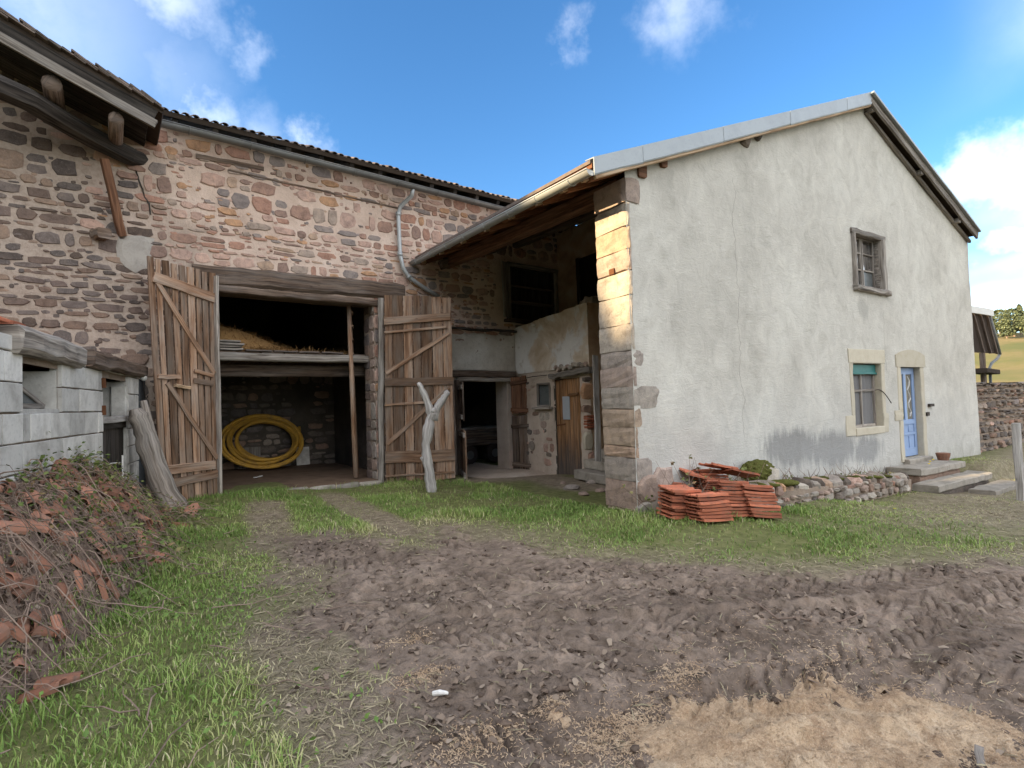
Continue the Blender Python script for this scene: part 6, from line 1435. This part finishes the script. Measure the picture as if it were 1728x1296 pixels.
def leaves(pts, size, seed, name, mat, parent=None, tlo=0, thi=1.0):
    r = np.random.default_rng(seed); n = len(pts); c = np.array(pts); nn = r.normal(0, 1, (n, 3)); nn[:, 2] = np.abs(nn[:, 2])+.5; nn /= np.linalg.norm(nn, axis=1)[:, None]
    a = np.cross(nn, r.normal(0, 1, (n, 3))); a /= np.linalg.norm(a, axis=1)[:, None]; b = np.cross(nn, a); s = (size*r.uniform(.5, 1.4, n))[:, None]
    P = np.stack([c-a*s*.5, c-a*s*.1+b*s*.30-nn*s*.05, c+a*s*.5-nn*s*.1, c-a*s*.1-b*s*.30-nn*s*.05, c+a*s*.02+nn*s*.06], 1).reshape(-1, 3); k = np.arange(n)[:, None]*5
    f = np.concatenate([k+np.array([[0, 4, 1]]), k+np.array([[1, 4, 2]]), k+np.array([[2, 4, 3]]), k+np.array([[3, 4, 0]])], 0)
    me = fast_mesh(name, P, f[:, ::-1]); at = me.attributes.new('tint', 'FLOAT', 'POINT'); at.data.foreach_set('value', np.repeat(r.uniform(tlo, thi, n), 5).astype(np.float32)); o = put(name, me, mat, parent); o['kind'] = 'stuff'; return o
n = 5200; uu, ww = NR.uniform(.9, 7.2, n), NR.uniform(0, .95, n); q2 = SA[None, :]+uu[:, None]*su+ww[:, None]*sn_; hh = heap_h(q2[:, 0], q2[:, 1]); kp = hh > .03; q2, hh = q2[kp], hh[kp]
v, f = strips(q2[:, 0], q2[:, 1], gz(q2[:, 0], q2[:, 1])+hh+.015, .07, .02, .5, 51, .8); me = fast_mesh('heap_debris', v, f); at = me.attributes.new('tint', 'FLOAT', 'POINT'); at.data.foreach_set('value', np.repeat(NR.random(len(q2)), 6).astype(np.float32)); o = put('heap_debris', me, M['litter']); tag(o, 'dead leaves and splinters strewn over the tile heap', 'debris', kind='stuff')
tag(leaves(leafp_, .05, 41, 'bramble_leaves', M['bramble_leaf']), 'small green bramble leaves above the tile heap', 'brambles')
# broad weeds in the near grass
N = 5200; x = NR.uniform(-1.2, 1.6, N); y = NR.uniform(1.8, 7.5, N); kp = allowed(x, y) & (NR.random(N) < (1-mudness(x, y))*(1-.8*worn(x, y))*.55*sstep(.35, .6, vnoise(x*1.5, y*1.5, 88))); x, y = x[kp], y[kp]
tag(leaves(np.stack([x, y, gz(x, y)+NR.uniform(.015, .09, len(x))], -1), .034, 42, 'broad_weeds', M['grass'], None, .0, .4), 'broad leaved weeds among the grass at the left', 'weeds')
# fallen twigs in the near grass
mb = MB()
for k in range(46):
    x, y = rnd.uniform(-.7, 1.3), rnd.uniform(2.2, 8.2)
    if not bool(allowed(np.array([x]), np.array([y]))[0]): continue
    a_ = rnd.uniform(0, 6.28); ln = rnd.uniform(.12, .6); z0 = float(gz(x, y)); pts = [V(x+math.cos(a_)*ln*t_+rnd.uniform(-.02, .02), y+math.sin(a_)*ln*t_+rnd.uniform(-.02, .02), z0+.03+.05*rnd.random()) for t_ in (0, .25, .5, .75, 1)]; tube(mb, pts, [.004, .0045, .004, .003, .002], 4, False)
tag(mb.build('fallen_twigs', M['stem']), 'thin dry twigs lying in the left grass', 'twigs', kind='stuff')
# loose pale stones where the paving meets the grass by the stair
for i_, (px, py, r_) in enumerate(((965, 822, .16), (985, 832, .10), (1000, 812, .14), (1015, 826, .12), (950, 812, .09), (985, 806, .10))):
    c_ = on_ground(px, py, .0); z0 = float(gz(c_[0], c_[1])); mb = MB(); lump(mb, (c_[0], c_[1], z0+r_*.15), r_, r_*.7, r_*.4, 2, .16)
    tag(mb.build('loose_stone', M['stone_pale'], None, at=(c_[0], c_[1], z0)), ['largest pale flat stone in the grass below the plank side door', 'small pale stone in front of the largest one by the stair', 'pale stone at the foot of the stair beside the corner pillar', 'pale stone in the grass nearest the corner pillar', 'leftmost small stone below the plank side door', 'small stone just behind the largest one by the stair'][i_], 'stone', 'loose stones at the foot of the stair')
# dry stalks in the bed under the gable and by the tile pile
mb = MB(); lp = []
for k in range(150):
    if k < 105: p = HS(rnd.uniform(1.3, 6.2), rnd.uniform(-.45, -.05), 0); p[2] = LW(to_h(p)[0])-.02; ln = rnd.uniform(.05, .26)
    else: p = HS(rnd.uniform(-.1, 1.9), rnd.uniform(-.55, -.1), 0); p[2] = float(gz(p[0], p[1])); ln = rnd.uniform(.2, .75)
    d = V(rnd.gauss(0, .5), rnd.gauss(0, .5), 1); pts = [p+d*ln*t_+V(rnd.uniform(-.02, .02), rnd.uniform(-.02, .02), 0)*t_ for t_ in (0, .35, .7, 1)]; tube(mb, pts, [.005, .004, .003, .002], 4, False)
    if k > 112 and rnd.random() < .6: lp += [pts[i]+V(rnd.uniform(-.04, .04), rnd.uniform(-.04, .04), rnd.uniform(-.02, .03)) for i in (2, 3, 3) for _ in range(2)]
    if k <= 105 and rnd.random() < .5: lp += [pts[1]+V(rnd.uniform(-.05, .05), rnd.uniform(-.05, .05), rnd.uniform(-.02, .02)) for _ in range(3)]
o = mb.build('dry_stalks', M['stem']); tag(o, 'dry stalks standing along the foot of the grey gable', 'stalks', kind='stuff')
tag(leaves(lp, .06, 43, 'dry_leaves', M['bramble_leaf'], None, .5, 1.0), 'sparse withered leaves along the foot of the gable', 'leaves')
# grass and daisies on the bank by the dry stone wall: yellow flowers here and there
mb = MB()
for px, py, zz in ((1570, 781, .12), (1568, 785, .1), (1575, 778, .12), (1410, 858, -.1), (1435, 857, -.1), (1510, 862, -.15), (1482, 893, -.1)):
    c = on_ground(px, py, zz); lump(mb, (c[0], c[1], c[2]+.03), .022, .022, .012, 1, .1)
tag(mb.build('yellow_flowers', simple('petal', (.75, .55, .03), .6)), 'small yellow flowers dotted in the grass near the steps', 'flowers', kind='stuff')
mb = MB(); c = on_ground(1592, 777, .05); tube(mb, [c+EZ*.0, c+EZ*.1, c+EZ*.16, c+EZ*.15], [.09, .12, .13, .11], 12); tag(mb.build('flower_pot', M['tile_broken'], None, at=c), 'brown clay flower pot beside the blue front door', 'pot')
# pale bottle in the mud
c = on_ground(742, 1170, .02); z_ = float(ground_z(c[0], c[1])); mb = MB(); tube(mb, [V(c[0]-.02, c[1]+.035, z_+.012), V(c[0]+.0, c[1], z_+.025), V(c[0]+.02, c[1]-.035, z_+.03), V(c[0]+.025, c[1]-.045, z_+.03)], [.013, .015, .010, .007], 8); tag(mb.build('crushed_bottle', M['white'], None, at=(c[0], c[1], z_)), 'small whitish crushed bottle lying in the mud', 'bottle')
mb = MB(); pts = [on_ground(x, y, .05) for x, y in ((1262, 1002), (1275, 1012), (1292, 1021), (1312, 1029), (1345, 1033), (1385, 1033), (1420, 1030), (1455, 1025), (1480, 1020))]; pts = [V(q[0], q[1], float(ground_z(q[0], q[1]))+.02) for q in pts]; tube(mb, pts, [.004, .005, .006, .006, .006, .006, .005, .004, .003], 6); tag(mb.build('thin_stick', M['stem'], None, at=pts[0]), 'long thin curved stick lying across the mud', 'stick')
mb = MB(); a = on_ground(1655, 1296, .02); b = on_ground(1652, 1262, .04); bar(mb, a, b, .03, .015, EZ, 3, .004); tag(mb.build('wood_chip', M['wood_grey'], None, at=a), 'pale split wood chip near the sawdust heap', 'chip')

# ------------------------------------------------------------------ trees on the far hill
def tree(x, y, h, conifer, lab, seed):
    z = hill_z(x, y); r = np.random.default_rng(seed); o = thing('pine_tree' if conifer else 'round_tree', lab, 'tree', (x, y, z), 'trees along the far hill')
    mb = MB(); tube(mb, [V(x, y, z-.3), V(x+.1, y, z+h*.5), V(x, y, z+h*.9)], [h*.03, h*.02, h*.006], 7); mb.build('trunk', M['stem'], o)
    n = 1500; t_ = r.uniform(.12, 1, n); az = r.uniform(0, 6.28, n); R_ = (h*.27*(1-t_)**.8+.1 if conifer else h*.36*np.sqrt(np.clip(1-((t_-.6)/.42)**2, 0, 1)))*np.sqrt(r.uniform(.15, 1, n))*(.7+.5*hsh(np.floor(az*1.6), np.floor(t_*7), seed))
    pts = np.stack([x+np.cos(az)*R_, y+np.sin(az)*R_, z+h*t_], -1); lv = leaves(pts, h*.09, seed, 'crown', M['tree_leaf'], None); lv.parent = o
    lv.data.transform(Matrix.Translation((-x, -y, -z))); del lv['kind']
M['tree_leaf'] = leaf_mat('tree_leaf', [(0, (.07, .09, .05)), (.6, (.12, .145, .075)), (1, (.19, .20, .10))])
for i, (px, h_, con) in enumerate(((1664, 3.2, 0), (1676, 4.6, 1), (1690, 5.6, 0), (1701, 5.0, 1), (1714, 6.0, 0), (1725, 6.6, 1), (1740, 5, 0), (1757, 6, 1))):
    d = raydir(px, 600); k = (150+6*(i % 3))/math.hypot(d[0], d[1]); x, y = d[0]*k, d[1]*k
    tree(x, y, h_, con, ['low round tree at the left end of the hilltop row', 'first pine from the left on the far hill', 'tall dark pine second from left on the far hill', 'low round tree between the two pines on the far hill', 'third pine from left on the far hill', 'tall pine at the right edge on the far hill', 'round tree beyond the right edge on the far hill', 'last pine beyond the right edge on the far hill'][i], 200+i)
# ------------------------------------------------------------------ the hillside added out of view at left to shade the yard, ridge notched for the sunlit pillar
xs, ys = np.linspace(-110, -18, 60), np.linspace(-90, 90, 361); X, Y = np.meshgrid(xs, ys); RGZ = 2.62+1.6*sstep(13.9, 13.3, Y)+3.4*sstep(15.9, 16.6, Y)+(5.67+42)/math.cos(SUN_AZ)*math.tan(SUN_EL)
Z = RGZ*sstep(-16, -42, X)**.9*np.where(X < -42, sstep(-125, -45, X)*.3+.7, 1)-.6+fbm(X*.15, Y*.15, 6)*.8*sstep(-38, -24, X)
me = fast_mesh('shade_hill', np.stack([X, Y, Z], -1).reshape(-1, 3), grid_faces(60, 361)); hl = put('shade_hill', me, bpy.data.materials['hill_grass']); hl['kind'] = 'structure'
